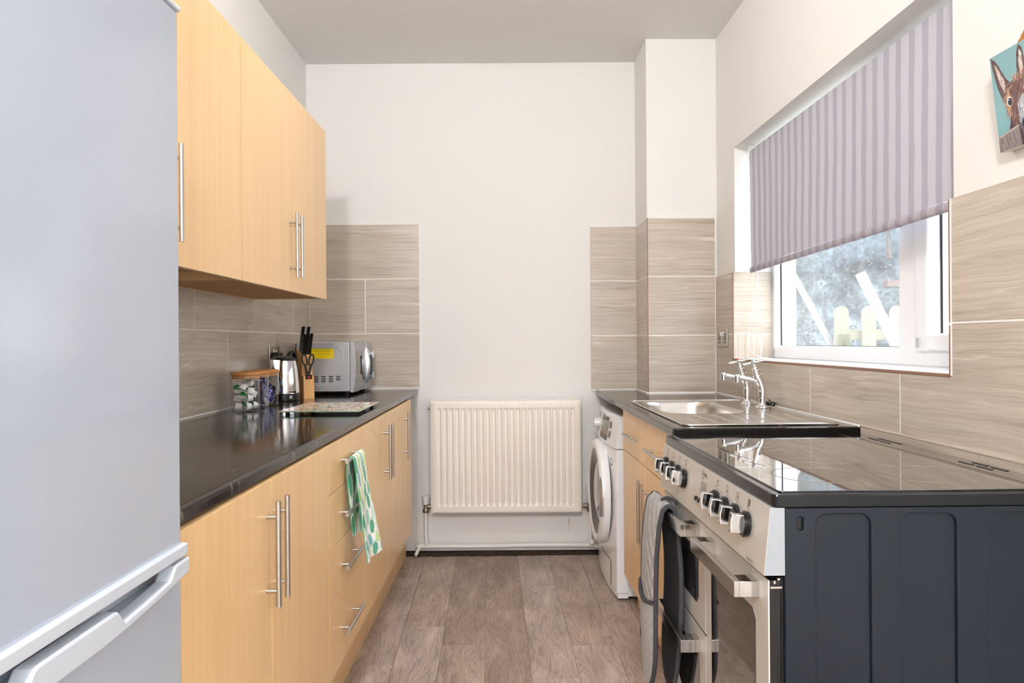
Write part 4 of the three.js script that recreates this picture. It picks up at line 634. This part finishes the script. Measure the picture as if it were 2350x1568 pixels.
{ const b = [-0.022, WT + 0.004, 0.80], t = thing('sink_plug', 'black rubber sink plug with its chain lying behind the near tap', 'sink plug', b, RR); part('stopper', lathe([[0.0005, 0], [0.018, 0], [0.021, 0.006], [0.019, 0.014], [0.006, 0.016], [0.005, 0.024], [0.0005, 0.025]], 24).translate(...b), M.rubber, t); const ch = []; for (let i = 0; i < 12; i++) ch.push(ball(0.0028, b[0] - 0.004 + 0.006 * Math.sin(i), b[1] + 0.026 - 0.002 * i, b[2] + 0.004 * i, 8)); part('chain', ch, M.brass, t); }
{ // sink base unit: two drawers over two doors
  const pf = -0.558, q0 = 0.497, s = 0.985, q1 = 1.47, t = thing('base_cabinet', 'beech sink cabinet between washing machine and cooker, two drawers over two doors', 'cabinet', [-0.3, 0.15, 0.98], RR);
  part('carcass', [b2(pf + 0.0185, -0.06, 0.15, 0.868, q0, q0 + 0.018), b2(pf + 0.0185, -0.06, 0.15, 0.868, q1 - 0.018, q1), b2(pf + 0.0185, -0.06, 0.15, 0.168, q0 + 0.018, q1 - 0.018), b2(-0.078, -0.06, 0.168, 0.868, q0 + 0.018, q1 - 0.018)], M.carcass, t);
  for (const [a, b, h, dh] of [[q0, s, 0.957, 0.742], [s, q1, 1.019, 1.2]]) {
    const d = part('door', b2(pf, pf + 0.018, 0.147, 0.691, a + 0.0015, b - 0.0015, 0.0012), M.wood, t, { uv: [rnd() * 4, rnd() * 3] });
    barHandle(d, pf, -1, [0.52, h], 'y', 0.234, 0.165);
    const w = part('drawer', b2(pf, pf + 0.018, 0.694, 0.866, a + 0.0015, b - 0.0015, 0.0012), M.wood, t, { uv: [rnd() * 4, rnd() * 3] });
    barHandle(w, pf, -1, [0.772, dh], 'z', 0.235, 0.155);
  }
  single('plinth', b2(pf + 0.06, pf + 0.076, 0, 0.147, q0, q1, 0.001), M.wood, 'beech plinth board under the sink cabinet', 'plinth', [pf + 0.07, 0, 1], RR);
}
// ---- washing machine
{
  const q0 = -0.172, q1 = 0.428, qc = (q0 + q1) / 2, pf = -0.578, H = 0.826, bow = 0.020, t = thing('washing_machine', 'white front loading washing machine under the right worktop', 'washing machine', [-0.3, 0, qc], RR);
  const bp = (q, o = 0) => pf - bow * (1 - ((q - qc) / 0.3) ** 2) - o;
  const plan = (o, back, e = 0) => { const a = []; for (let i = 0; i <= 20; i++) { const q = lerp(q0 + e, q1 - e, i / 20); a.push([bp(q, o), -q]); } a.push([back, -q1 + e], [back, -q0 - e]); return a; };
  part('body', [flat(shape(plan(0, pf + 0.05)), 0.035, 0.676, 0.002), b2(pf + 0.051, -0.36, 0.02, 0.8235, q0 + 0.001, q1 - 0.001, 0.002)], M.white, t);
  part('plinth', flat(shape(plan(-0.004, pf + 0.05)), 0.012, 0.0335, 0.002), M.white, t);
  // tilted control panel
  const cp = surf(24, 8, (u, v) => { const q = lerp(q1, q0, u), y = lerp(0.680, 0.808, v); return [bp(q, 0.004) + 0.02 * v, y, q]; }), edge = surf(24, 6, (u, v) => { const q = lerp(q1, q0, u), a = v * PI / 2; return [bp(q, 0.004) + 0.02 + 0.018 * (1 - Math.cos(a)) , 0.808 + 0.018 * Math.sin(a), q]; }), under = surf(24, 1, (u, v) => { const q = lerp(q1, q0, u); return [lerp(pf + 0.02, bp(q, 0.004), v), 0.680, q]; });
  const side = ext(shape([[pf - 0.004, 0.68], [pf + 0.05, 0.68], [pf + 0.05, H], ...[0, 1, 2, 3, 4, 5, 6].map((i) => { const a = PI / 2 - i * PI / 12; return [pf + 0.034 - 0.018 * Math.cos(a), 0.808 + 0.018 * Math.sin(a)]; })]), 0.0015).translate(0, 0, q1 - 0.0013);
  const side2 = side.clone().translate(0, 0, q0 - q1 + 0.0006);
  const panel = part('control_panel', [cp, edge, under, side, side2, b2(pf + 0.03, pf + 0.054, 0.681, H - 0.003, q0 + 0.0005, q1 - 0.0005)], phy(0xeff0f2, 0.25, { side: THREE.DoubleSide, clearcoat: 0.3 }), t);
  part('top', flat(shape(plan(-0.035, -0.36)), H - 0.004, H + 0.0005, 0.001), M.white, t);
  const at = (q, v, o) => [bp(q, 0.004) + 0.02 * v - o, lerp(0.68, 0.808, v), q];
  const patch = (qa, qb, va, vb, o) => surf(6, 2, (u, v) => at(lerp(qb, qa, u), lerp(va, vb, v), o));
  part('display', patch(0.065, 0.255, 0.12, 0.96, 0.0012), std(0x79736a, 0.25, { metalness: 0.3 }), panel);
  part('display_keys', [0, 1, 2, 3, 4, 5].map((i) => patch(0.069 + i * 0.031, 0.095 + i * 0.031, 0.14, 0.30, 0.0024)), std(0x55504a, 0.3), panel);
  part('display_line', patch(0.067, 0.253, 0.33, 0.355, 0.0018), std(0xd9843c, 0.4), panel);
  part('display_text', [[0.08, 0.1, 0.8], [0.13, 0.165, 0.82], [0.19, 0.225, 0.84], [0.20, 0.245, 0.92]].map(([a, b, v]) => patch(a, b, v, v + 0.045, 0.0018)), std(0x2d2a27, 0.5), panel);
  for (const v of [0.62, 0.28]) part('button', patch(0.285, 0.315, v, v + 0.24, 0.003), std(0x6a6662, 0.4), panel);
  const kd = at(-0.03, 0.55, 0); part('knob', [cyl(0.032, 0.004, kd[0] - 0.002, kd[1], kd[2], 'x', 36), cyl(0.024, 0.03, kd[0] - 0.017, kd[1], kd[2], 'x', 36, 0.026)], std(0xe6e4e1, 0.3, { metalness: 0.15 }), panel);
  part('drawer', [patch(-0.165, -0.085, 0.12, 0.92, 0.003)], M.white, panel, { label: 'detergent drawer front' });
  // porthole door, axis towards the aisle
  const c = [bp(qc) + 0.004, 0.438, qc], L = (pts, seg = 72) => lathe(pts, seg).rotateZ(PI / 2).translate(...c);
  const door = part('door', L([[0.243, 0.0], [0.249, 0.010], [0.249, 0.030], [0.244, 0.040], [0.232, 0.047], [0.214, 0.046], [0.205, 0.040]]), std(0xf3f3f4, 0.3), t, { label: 'round white porthole door rim' });
  part('inner_ring', L([[0.205, 0.040], [0.196, 0.042], [0.182, 0.038], [0.150, 0.026], [0.146, 0.022]]), std(0x4c4843, 0.28, { metalness: 0.4 }), door);
  part('porthole_glass', L([[0.146, 0.022], [0.135, 0.028], [0.10, 0.036], [0.05, 0.041], [0.0005, 0.042]]), phy(0x2a2723, 0.05, { clearcoat: 1, metalness: 0.35 }), door);
  const hs = surf(16, 8, (u, v) => { const a = lerp(-0.30, 0.42, u), ph = v * PI, r = 0.238 + 0.016 * Math.cos(ph) - 0.001; return [c[0] - 0.034 - 0.017 * Math.sin(ph), c[1] + r * Math.sin(a), c[2] + r * Math.cos(a)]; });
  part('door_handle', hs, std(0xc9cdd2, 0.22, { metalness: 0.9, side: THREE.DoubleSide }), door, { label: 'silver door grip' });
  const fl = (qa, qb, ya, yb, o) => surf(6, 1, (u, v) => [bp(lerp(qb, qa, u), o), lerp(ya, yb, v), lerp(qb, qa, u)]);
  part('filter_flap', [fl(0.10, 0.33, 0.045, 0.155, 0.003)], M.white, t);
  part('filter_groove', [fl(0.098, 0.332, 0.043, 0.157, 0.0008)], std(0x9c9690, 0.6), t);
  part('emblem', [fl(0.335, 0.338, 0.598, 0.628, 0.0012), fl(0.362, 0.365, 0.598, 0.622, 0.0012), fl(0.335, 0.365, 0.596, 0.603, 0.0012), fl(0.338, 0.362, 0.625, 0.628, 0.0012)], std(0x7d776f, 0.5), t);
  part('foot', [[pf + 0.06, q1 - 0.05], [pf + 0.06, q0 + 0.05]].map(([p, q]) => cyl(0.02, 0.02, p, 0.01, q, 'y', 16)), M.rubber, t);
}
// ---- range cooker
{
  const Q = 2.379, W = 0.876, QF = Q - W, P0 = -0.600, HY = 0.880, t = thing('range_cooker', 'stainless steel and black electric range cooker beneath the window', 'cooker', [-0.3, 0, 1.94], RR);
  const pan = [];
  // near side: black panel with three pressed recesses
  const sx0 = -0.5765, sx1 = -0.008, rec = [[-0.517, -0.4145], [-0.3575, -0.2525], [-0.195, -0.09]];
  const sideG = ext(shape([[sx0, 0.06], [sx1, 0.06], [sx1, 0.8515], [sx0, 0.8515]], [...rec.map(([a, b]) => rrPts(a, b, 0.10, 0.8375, 0.02).reverse()), rrPts(-0.5505, -0.5415, 0.809, 0.832, 0.003).reverse()]), 0.008, 0.0035, { bevelSegments: 3, bevelOffset: -0.0035 }).translate(0, 0, Q - 0.010);
  const sp = part('side_panel', sideG, M.enamel, t, { label: 'black enamelled side panel' });
  for (const [a, b] of rec) part('pressed_recess', b2(a - 0.008, b + 0.008, 0.092, 0.8455, Q - 0.011, Q - 0.0085), M.enamel, sp);
  part('slot', b2(-0.5515, -0.5405, 0.807, 0.834, Q - 0.011, Q - 0.009), M.black, sp);
  part('body', [b2(sx0 + 0.001, sx1, 0.06, 0.85, QF + 0.002, Q - 0.0105)], std(0x060606, 0.6), t);
  for (const q of [QF + 0.06, Q - 0.06]) for (const p of [-0.52, -0.07]) part('foot', cyl(0.018, 0.06, p, 0.03, q, 'y', 14), M.rubber, t);
  // hob
  const hob = part('hob', flat(shape(rrPts(P0, -0.006, -Q - 0.004, -QF, 0.012)), HY - 0.0275, HY - 0.003, 0.003), phy(0x0a0c10, 0.14, { specularIntensity: 0.8 }), t, { label: 'black hob frame' });
  part('hob_glass', flat(shape(rrPts(P0 + 0.019, -0.088, -Q + 0.014, -QF - 0.012, 0.008)), HY - 0.004, HY, 0.001), M.gloss, hob, { label: 'glossy black ceramic glass' });
  part('rear_vent', flat(shape(rrPts(-0.084, -0.008, -Q + 0.006, -QF - 0.012, 0.004)), HY - 0.004, HY - 0.0004, 0.001), phy(0x14110f, 0.1, { clearcoat: 1 }), hob);
  const sl = []; for (const qc of [1.80 - 0.11, 2.11]) for (const [dp, dq] of [[-0.026, -0.03], [-0.004, -0.03], [-0.026, 0.034], [-0.004, 0.034]]) sl.push(bc(0.007, 0.0024, 0.052, -0.032 + dp + 0.015, HY - 0.0004, qc + dq + (dp < -0.01 ? -0.004 : 0.012), 0.001));
  part('vent_slot', sl, M.black, hob);
  const zr = []; for (const [p, q, r] of [[-0.44, 1.70, 0.10], [-0.22, 1.70, 0.08], [-0.33, 1.94, 0.115], [-0.33, 1.94, 0.07], [-0.44, 2.2, 0.09], [-0.21, 2.2, 0.105], [-0.22, 1.70, 0.045]]) zr.push(new THREE.TorusGeometry(r, 0.0006, 4, 72).rotateX(PI / 2).translate(p, HY + 0.0001, q));
  part('cooking_zone', zr, std(0x8b8178, 0.5), hob);
  // sloping control panel, bottom edge proud
  const cpY0 = 0.7265, cpY1 = 0.8525, pt = -0.6045, pb = -0.617, cg = ext(shape([[pb, cpY0], [-0.578, cpY0], [-0.578, cpY1], [pt, cpY1]]), W + 0.001, 0.0016).translate(0, 0, QF);
  const cp = part('control_panel', cg, M.panelSteel, t, { label: 'brushed steel control panel with eight knobs' });
  part('end_cap', ext(shape([[pb + 0.001, cpY0 + 0.0005], [-0.578, cpY0 + 0.0005], [-0.578, cpY1 - 0.0005], [pt + 0.001, cpY1 - 0.0005]]), 0.0012).translate(0, 0, Q + 0.0006), std(0x9fa5a8, 0.45, { metalness: 0.3 }), cp);  // panel end coloured greyer than its steel to tone down the light there
  const fp = (y, o = 0) => lerp(pb, pt, (y - cpY0) / (cpY1 - cpY0)) - o;
  const ka = Math.atan2(pt - pb, cpY1 - cpY0);
  function knob(q) {
    const y = 0.7955, x = fp(y), mk = (g) => g.rotateZ(-ka).translate(x, y, q);
    const k = part('knob', [mk(cyl(0.0265, 0.008, -0.004, 0, 0, 'x', 36, 0.025)), mk(cyl(0.0225, 0.006, -0.0105, 0, 0, 'x', 36))], M.blackPlastic, cp);
    const prof = []; for (let i = 0; i <= 10; i++) { const a = -PI / 2 + i / 10 * PI; prof.push([-0.0335 - 0.003 * Math.cos(a), 0.0195 * Math.sin(a)]); } prof.push([-0.012, 0.0185], [-0.012, -0.0185]);
    part('grip', mk(ext(shape(prof), 0.0155, 0.0018).translate(0, 0, -0.00775)), M.chrome, k, { label: 'chrome grip bar' });
  }
  for (const q of [1.568, 1.637, 1.706, 1.7745, 2.0595, 2.129, 2.1993, 2.2694]) knob(q);
  part('timer_display', b2(-0.0015, 0.001, -0.0128, 0.0128, -0.0235, 0.0235, 0.0008).rotateZ(-ka).translate(fp(0.806), 0.806, 1.951), std(0x8d8680, 0.2, { metalness: 0.3 }), cp);
  for (const q of [1.905, 1.93, 1.955]) part('button', cyl(0.0058, 0.007, -0.0035, 0, 0, 'x', 18).rotateZ(-ka).translate(fp(0.771), 0.771, q), M.blackPlastic, cp);
  // printed marks: brand emblem, icons over the knobs, model number
  const print = canvasTex(2048, 300, (x, w, h) => {
    x.clearRect(0, 0, w, h); const X = (q) => (q - QF) / W * w, Y = (y) => (1 - (y - cpY0) / (cpY1 - cpY0)) * h, u = w / W; x.strokeStyle = x.fillStyle = '#544a40';
    x.lineWidth = 4; x.beginPath(); x.arc(X(1.940), Y(0.836), 0.0105 * u, 0.55, 5.75); x.stroke(); x.font = 'bold 26px sans-serif'; x.fillText('FLAVEL', X(1.936), Y(0.833));
    const icon = (q, i) => { x.lineWidth = 2.5; x.strokeRect(X(q) - 0.0052 * u, Y(0.838) - 0.0065 * u, 0.0104 * u, 0.013 * u); x.beginPath(); x.arc(X(q) + [0, 0.003, 0.003, 0.002, -0.003, -0.002, 0.003, 0][i] * u, Y(0.838) + [0, 0.004, -0.003, 0.003, -0.003, 0.004, 0.002, -0.003][i] * u, 0.0017 * u, 0, 7); x.fill(); x.fillRect(X(q) - 2, Y(0.8265), 4, 9); x.beginPath(); x.arc(X(q) - 0.012 * u, Y(0.828), 3.5, 0, 7); x.fill(); };
    [1.568, 1.637, 1.706, 1.7745, 2.0595, 2.129, 2.1993].forEach(icon); x.fillRect(X(2.2694) - 0.003 * u, Y(0.844), 0.0075 * u, 0.013 * u); x.strokeRect(X(2.2694) - 0.0052 * u, Y(0.8445), 0.0104 * u, 0.0135 * u); x.fillRect(X(2.2694) - 2, Y(0.8265), 4, 9); x.fillRect(X(2.258), Y(0.829), 11, 6);
    for (const q of [1.568, 1.637, 1.706, 1.7745, 2.0595, 2.129, 2.1993, 2.2694]) for (let i = 0; i < 12; i++) { const a = 0.7 + i / 11 * (2 * PI - 1.4) + PI / 2; x.fillRect(X(q) + 0.031 * u * Math.cos(a) - 1.5, Y(0.7955) + 0.031 * u * Math.sin(a) - 1.5, 3, 3); }
    x.font = '20px sans-serif'; x.fillStyle = '#6d5c4c'; x.fillText('MLN10CR', X(2.283), Y(0.730)); for (const q of [1.905, 1.93, 1.955]) x.fillRect(X(q) - 3, Y(0.7605), 6, 4);
  });
  part('printed_marks', surf(1, 1, (u, v) => { const y = lerp(cpY0, cpY1, v); return [fp(y, 0.0007), y, lerp(QF, Q, u)]; }), std(0xffffff, 0.5, { map: print, transparent: true }), cp);
  // oven doors
  const pd = -0.605, th = 0.024;
  function oven(label, qa, qb, ya, yb, win, hy) {
    const d = part('door', b2(pd + 0.003, pd + th, ya, yb, qa, qb, 0.001), M.black, t, { label });
    part('door_skin', b2(pd, pd + 0.0034, ya, yb, qa, qb, 0.0008), M.panelSteel, d);
    const [wa, wb, wy0, wy1] = win, c = 0.018, oct = [[wa + c, wy0], [wb - c, wy0], [wb, wy0 + c], [wb, wy1 - c], [wb - c, wy1], [wa + c, wy1], [wa, wy1 - c], [wa, wy0 + c]];
    part('window_glass', ext(shape(oct), 0.0016).rotateY(-PI / 2).translate(pd + 0.0002, 0, 0), M.darkGlass, d);
    // square section handle with two brackets
    const [ha, hb] = [qa + 0.043, qb - 0.045], hp = -0.6545, h0 = hy - 0.0155, h1 = hy + 0.0155;
    part('handle', [b2(hp, hp + 0.011, h0, h1, ha, hb, 0.0012), b2(hp + 0.0105, pd + 0.001, h0, h1, ha, ha + 0.042, 0.0012), b2(hp + 0.0105, pd + 0.001, h0, h1, hb - 0.042, hb, 0.0012)], std(0xc9c8c6, 0.12, { metalness: 1 }), d);
  }
  oven('tall right hand oven door', 1.9515, 2.3665, 0.10, 0.7135, [2.0005, 2.2985, 0.18, 0.634], 0.6825);
  oven('upper left oven door', QF + 0.01, 1.9445, 0.4475, 0.7135, [1.56, 1.886, 0.50, 0.636], 0.689);
  oven('lower left oven door', QF + 0.01, 1.9445, 0.10, 0.441, [1.56, 1.886, 0.16, 0.375], 0.4);
  part('kickboard', b2(pd + 0.03, pd + 0.04, 0.02, 0.095, QF + 0.01, Q - 0.012), M.black, t);
  part('door_frame', [b2(pd + 0.0245, sx0, 0.095, 0.72, 1.9, 2.3665), b2(pd + 0.0245, sx0, 0.095, 0.72, QF + 0.012, 1.9)], std(0x050505, 0.7), t);
  part('hinge_bracket', [b2(pd + 0.004, pd + th + 0.003, 0.698, 0.7025, 2.362, 2.3685, 0.001), bc(0.004, 0.006, 0.004, pd + 0.012, 0.7105, 2.3665), bc(0.005, 0.004, 0.004, pd + 0.02, 0.716, 2.366)], M.satin, t);
}
single('tile_trim', [b2(-0.006, 0.0, 0.868, 0.899, 1.507, 2.062), b2(-0.006, 0.0, 0.868, 0.899, 2.066, 2.75), b2(-0.0075, 0.001, 0.8975, 0.9035, 1.504, 2.75, 0.002)], M.tile, 'narrow strip of tile sealed in white behind the cooker', 'tile trim', [0, 0.868, 2], RR);
// ---- double oven glove over the left oven handle
{
  const qa = 1.572, qb = 1.748, t = thing('oven_glove', 'grey quilted double oven glove with dark binding, hung on the cooker handle', 'oven glove', [-0.65, 0.69, 1.66], RR);
  // v: 0 front bottom, 0.5 over the bar, 1 back bottom.  columns: v, p, y
  const K = [[0, -0.690, 0.205], [0.1, -0.688, 0.30], [0.25, -0.686, 0.45], [0.36, -0.682, 0.58], [0.43, -0.674, 0.66], [0.47, -0.664, 0.705], [0.5, -0.648, 0.718], [0.53, -0.634, 0.709], [0.57, -0.6285, 0.675], [0.68, -0.6265, 0.56], [0.82, -0.628, 0.40], [1, -0.629, 0.19]];
  const at = (v, c) => { let i = 0; while (i < K.length - 2 && v > K[i + 1][0]) i++; const k = clamp((v - K[i][0]) / (K[i + 1][0] - K[i][0])); return lerp(K[i][c], K[i + 1][c], k); };
  const half = (v) => { const e = Math.min(v, 1 - v) / 0.13; return e < 1 ? 0.09 * Math.sqrt(1 - (1 - e) * (1 - e)) : 0.09; };
  const mid = (v) => (qa + qb) / 2 + (v < 0.5 ? 0.004 * Math.sin(v * 9) : lerp(0, 0.048, sst(0.5, 0.72, v)) - 0.05 * sst(0.74, 1, v));
  const f = (u, v) => [at(v, 1) + (v < 0.5 ? 0.008 * Math.cos((u - 0.5) * PI) * -1 * sst(0.02, 0.2, v) * (1 - sst(0.38, 0.48, v)) : 0), at(v, 2), mid(v) + (0.5 - u) * 2 * half(v)];
  const N = 90, sh = slab(16, N, f, 0.009, (u, v) => [u * 0.18, v * 1.1]);
  part('quilted_cloth', [sh[1]], std(0xffffff, 0.95, { map: greyCloth, bumpMap: quilt, bumpScale: 0.004 }), t, { label: 'pale grey quilted outer side' });
  part('lining', [sh[0], ...sh.slice(2)], std(0xffffff, 0.98, { map: fuzz }), t, { label: 'black fleecy lining' });
  const bm = std(0x3c3b3e, 0.9), ring = (u) => { const p = []; for (let i = 1; i < N; i++) p.push(f(u, i / N)); return p; };
  part('binding', [tube([f(0.5, 0), ...ring(0), f(0.5, 1)], 0.0066, 220, 8), tube([f(0.5, 0), ...ring(1), f(0.5, 1)], 0.0066, 220, 8)], bm, t, { label: 'dark grey binding' });
  // front pocket, its bound mouth sloping
  const pk = (u, v) => { const a = f(u, v), m = Math.sin(u * PI); return [a[0] - 0.006 - 0.006 * m, a[1], a[2]]; };
  const mouth = (u) => 0.245 + 0.03 * Math.abs(u - 0.35);
  part('pocket', surf(16, 24, (u, v) => pk(u, lerp(0.006, mouth(u), v)), (u, v) => [u * 0.18, v * 0.3]), std(0xffffff, 0.95, { map: greyCloth, side: THREE.DoubleSide }), t, { label: 'plain grey pocket with a small black label' });
  const mp = []; for (let i = 0; i <= 16; i++) mp.push(pk(i / 16, mouth(i / 16))); part('binding', tube(mp, 0.0062, 40, 8), bm, t);
  part('label', surf(2, 2, (u, v) => { const a = pk(lerp(0.60, 0.80, u), lerp(0.125, 0.15, v)); return [a[0] - 0.0012, a[1], a[2]]; }), std(0x17171a, 0.8, { side: THREE.DoubleSide }), t);
  part('hanging_loop', tube([[-0.655, 0.722, 1.69], [-0.64, 0.730, 1.70], [-0.622, 0.722, 1.705], [-0.615, 0.712, 1.705]], 0.0045, 16, 8), bm, t);
}
// ---- donkey picture on the right wall
{
  const r = rng(19), tex = canvasTex(512, 512, (x, w, h) => {
    const g = x.createLinearGradient(0, 0, w * 0.4, h); g.addColorStop(0, '#7fa6aa'); g.addColorStop(0.5, '#87b1b4'); g.addColorStop(1, '#6fa6ab'); x.fillStyle = g; x.fillRect(0, 0, w, h);
    for (let i = 0; i < 260; i++) { x.strokeStyle = `rgba(${115 + 40 * r() | 0},${158 + 28 * r() | 0},${162 + 25 * r() | 0},0.3)`; x.lineWidth = 6 + 14 * r(); x.beginPath(); const a = r() * w, b = r() * h; x.moveTo(a, b); x.lineTo(a + 60 * (r() - 0.5), b + 60 * (r() - 0.5)); x.stroke(); }
    const fur = (pts, cols, n, len, dir, sp = 0.6) => { // furry patch: strokes started inside a polygon
      const P = new Path2D(); P.moveTo(...pts[0]); for (const p of pts.slice(1)) P.lineTo(...p); P.closePath(); x.fillStyle = cols[0]; x.fill(P); const xs = pts.map((p) => p[0]), ys = pts.map((p) => p[1]);
      const inside = (a, b) => { let c = false; for (let i = 0, j = pts.length - 1; i < pts.length; j = i++) { const [xi, yi] = pts[i], [xj, yj] = pts[j]; if ((yi > b) !== (yj > b) && a < (xj - xi) * (b - yi) / (yj - yi) + xi) c = !c; } return c; };
      for (let i = 0; i < n; i++) { const a = lerp(Math.min(...xs), Math.max(...xs), r()), b = lerp(Math.min(...ys), Math.max(...ys), r()); if (!inside(a, b)) continue; const t = (typeof dir === 'function' ? dir(a, b) : dir) + (r() - 0.5) * sp, l = len * (0.5 + r()); x.strokeStyle = cols[Math.floor(r() * cols.length)]; x.lineWidth = 1 + 3 * r(); x.beginPath(); x.moveTo(a, b); x.quadraticCurveTo(a + 0.5 * l * Math.cos(t) + 4 * (r() - 0.5), b + 0.5 * l * Math.sin(t), a + l * Math.cos(t), b + l * Math.sin(t)); x.stroke(); } };
    const brown = ['#5c4442', '#7a5c55', '#9c7f74', '#463234', '#b09486', '#6d4a49', '#87635a'], dark = ['#3b2c30', '#54413f', '#2c2226', '#6b5350'];
    fur([[70, 470], [120, 330], [150, 300], [330, 340], [420, 512], [60, 512]], dark, 500, 30, 1.9);
    fur([[6, 2], [40, 30], [92, 120], [128, 178], [100, 210], [62, 240], [36, 170], [14, 70]], ['#5f4a4a', '#7c655f', '#45343a'], 300, 26, 1.1);
    fur([[30, 40], [60, 90], [95, 160], [80, 205], [50, 140]], ['#cbbcb4', '#e6dcd6', '#8b7672', '#b3a098'], 160, 24, 1.15);
    fur([[218, 4], [240, 30], [252, 100], [250, 170], [190, 178], [192, 110], [200, 40]], ['#5f4a4a', '#7c655f', '#45343a'], 300, 28, 1.6);
    fur([[220, 30], [236, 60], [236, 120], [216, 160], [208, 100]], ['#d8cbc3', '#efe7e2', '#8b7672'], 140, 26, 1.6);
    fur([[92, 230], [110, 190], [150, 168], [250, 160], [320, 190], [350, 260], [340, 350], [300, 400], [200, 400], [140, 390], [108, 330]], brown, 1500, 30, (a, b) => Math.atan2(b - 150, a - 215) + 0.2, 0.9);
    fur([[84, 250], [112, 190], [128, 260], [112, 330]], ['#b58e72', '#c9a184', '#8c6a58'], 160, 36, 1.9);
    for (let i = 0; i < 60; i++) { x.strokeStyle = ['#a87f66', '#6b4d48', '#c6a48d'][i % 3]; x.lineWidth = 2; x.beginPath(); const a = 150 + 100 * r(); x.moveTo(a, 180); x.quadraticCurveTo(a + 12 * (r() - 0.5), 150, a + 40 * (r() - 0.5), 132 + 20 * r()); x.stroke(); }
    const eye = (cx, cy, rr, tilt) => { x.save(); x.translate(cx, cy); x.rotate(tilt); x.fillStyle = '#efe7e2'; x.beginPath(); x.ellipse(0, 0, rr * 1.05, rr * 1.3, 0, 0, 7); x.fill(); x.fillStyle = '#5a4a52'; x.beginPath(); x.ellipse(2, 2, rr * 0.85, rr * 1.05, 0, 0, 7); x.fill(); x.fillStyle = '#20242f'; x.beginPath(); x.ellipse(2, 3, rr * 0.62, rr * 0.8, 0, 0, 7); x.fill(); x.fillStyle = '#9fb3cb'; x.beginPath(); x.ellipse(-2, -rr * 0.4, rr * 0.26, rr * 0.2, 0, 0, 7); x.fill(); x.restore(); };
    fur([[168, 300], [200, 262], [236, 256], [280, 270], [302, 320], [296, 400], [276, 452], [230, 470], [192, 440], [176, 390]], ['#aeb0b8', '#c9c8cc', '#8d909c', '#dcd9d8', '#75788a'], 700, 26, 1.5, 0.7);
    x.fillStyle = '#50566e'; x.beginPath(); x.ellipse(200, 408, 20, 28, 0.2, 0, 7); x.fill(); x.fillStyle = '#2b2e3f'; x.beginPath(); x.ellipse(198, 404, 10, 16, 0.2, 0, 7); x.fill(); x.fillStyle = '#4a5068'; x.beginPath(); x.ellipse(272, 396, 16, 24, -0.3, 0, 7); x.fill();
    fur([[200, 432], [270, 430], [280, 470], [250, 492], [214, 480]], ['#8d8f9d', '#5d6073', '#c4c4ca', '#474a5c'], 200, 18, 0.6); x.fillStyle = '#35405e'; x.beginPath(); x.ellipse(242, 462, 18, 13, 0, 0, 7); x.fill(); x.strokeStyle = '#e9e6e4'; x.lineWidth = 3; x.beginPath(); x.arc(240, 466, 28, 0.3, 2.6); x.stroke();
    eye(114, 268, 20, -0.1); eye(246, 232, 21, 0.15); eye(330, 250, 10, 0.2);
    fur([[0, 430], [110, 408], [160, 404], [170, 512], [0, 512]], ['#8a7f7c', '#766a69', '#9d928e', '#655a5b'], 260, 60, 1.45, 0.15); x.strokeStyle = '#b8aeaa'; x.lineWidth = 7; x.beginPath(); x.moveTo(0, 434); x.lineTo(165, 406); x.stroke();
  });
  const y0 = 1.5655, y1 = 1.7705, q0 = 2.157, q1 = 2.362, tilt = 0.11, t = thing('picture', 'square block painting of a brown donkey on pale teal, hung by rope', 'picture', [-0.012, y0, (q0 + q1) / 2], RR); t.off = [0, 0, 0];
  const G = (g) => g.rotateZ(tilt), w = q1 - q0, h = y1 - y0;
  part('block', G(b2(-0.002, 0.022, 0, h, -w / 2, w / 2, 0.001)), std(0xe4ded6, 0.7), t);
  part('painting', G(surf(1, 1, (u, v) => [-0.0026, v * h, (u - 0.5) * w])), std(0xffffff, 0.6, { map: tex }), t, { label: 'painted donkey looking over a fence' });
  const rp = [], A = [-0.012, h - 0.002, -0.034], B = [0.02, h + 0.098, 0], C = [-0.012, h - 0.002, 0.034]; for (let k = 0; k < 3; k++) { const p = []; for (let i = 0; i <= 40; i++) { const s = i / 40, a = s < 0.5 ? A.map((c, j) => lerp(c, B[j], s * 2)) : B.map((c, j) => lerp(c, C[j], s * 2 - 1)), ph = i * 0.85 + k * 2.1; p.push([a[0] + 0.0018 * Math.cos(ph), a[1], a[2] + 0.0018 * Math.sin(ph)]); } rp.push(tube(p, 0.0022, 120, 6)); }
  part('rope', rp, std(0x9a6b3a, 0.95), t, { label: 'twisted brown rope' });
  part('nail', cyl(0.002, 0.03, 0.02, h + 0.094, 0, 'x', 8), M.satin, t);
}

scene.traverse((o) => { if (o.isMesh) { o.castShadow = true; o.receiveShadow = true; } if (o.isPointLight) { o.castShadow = true; } });
renderer.render(scene, camera);
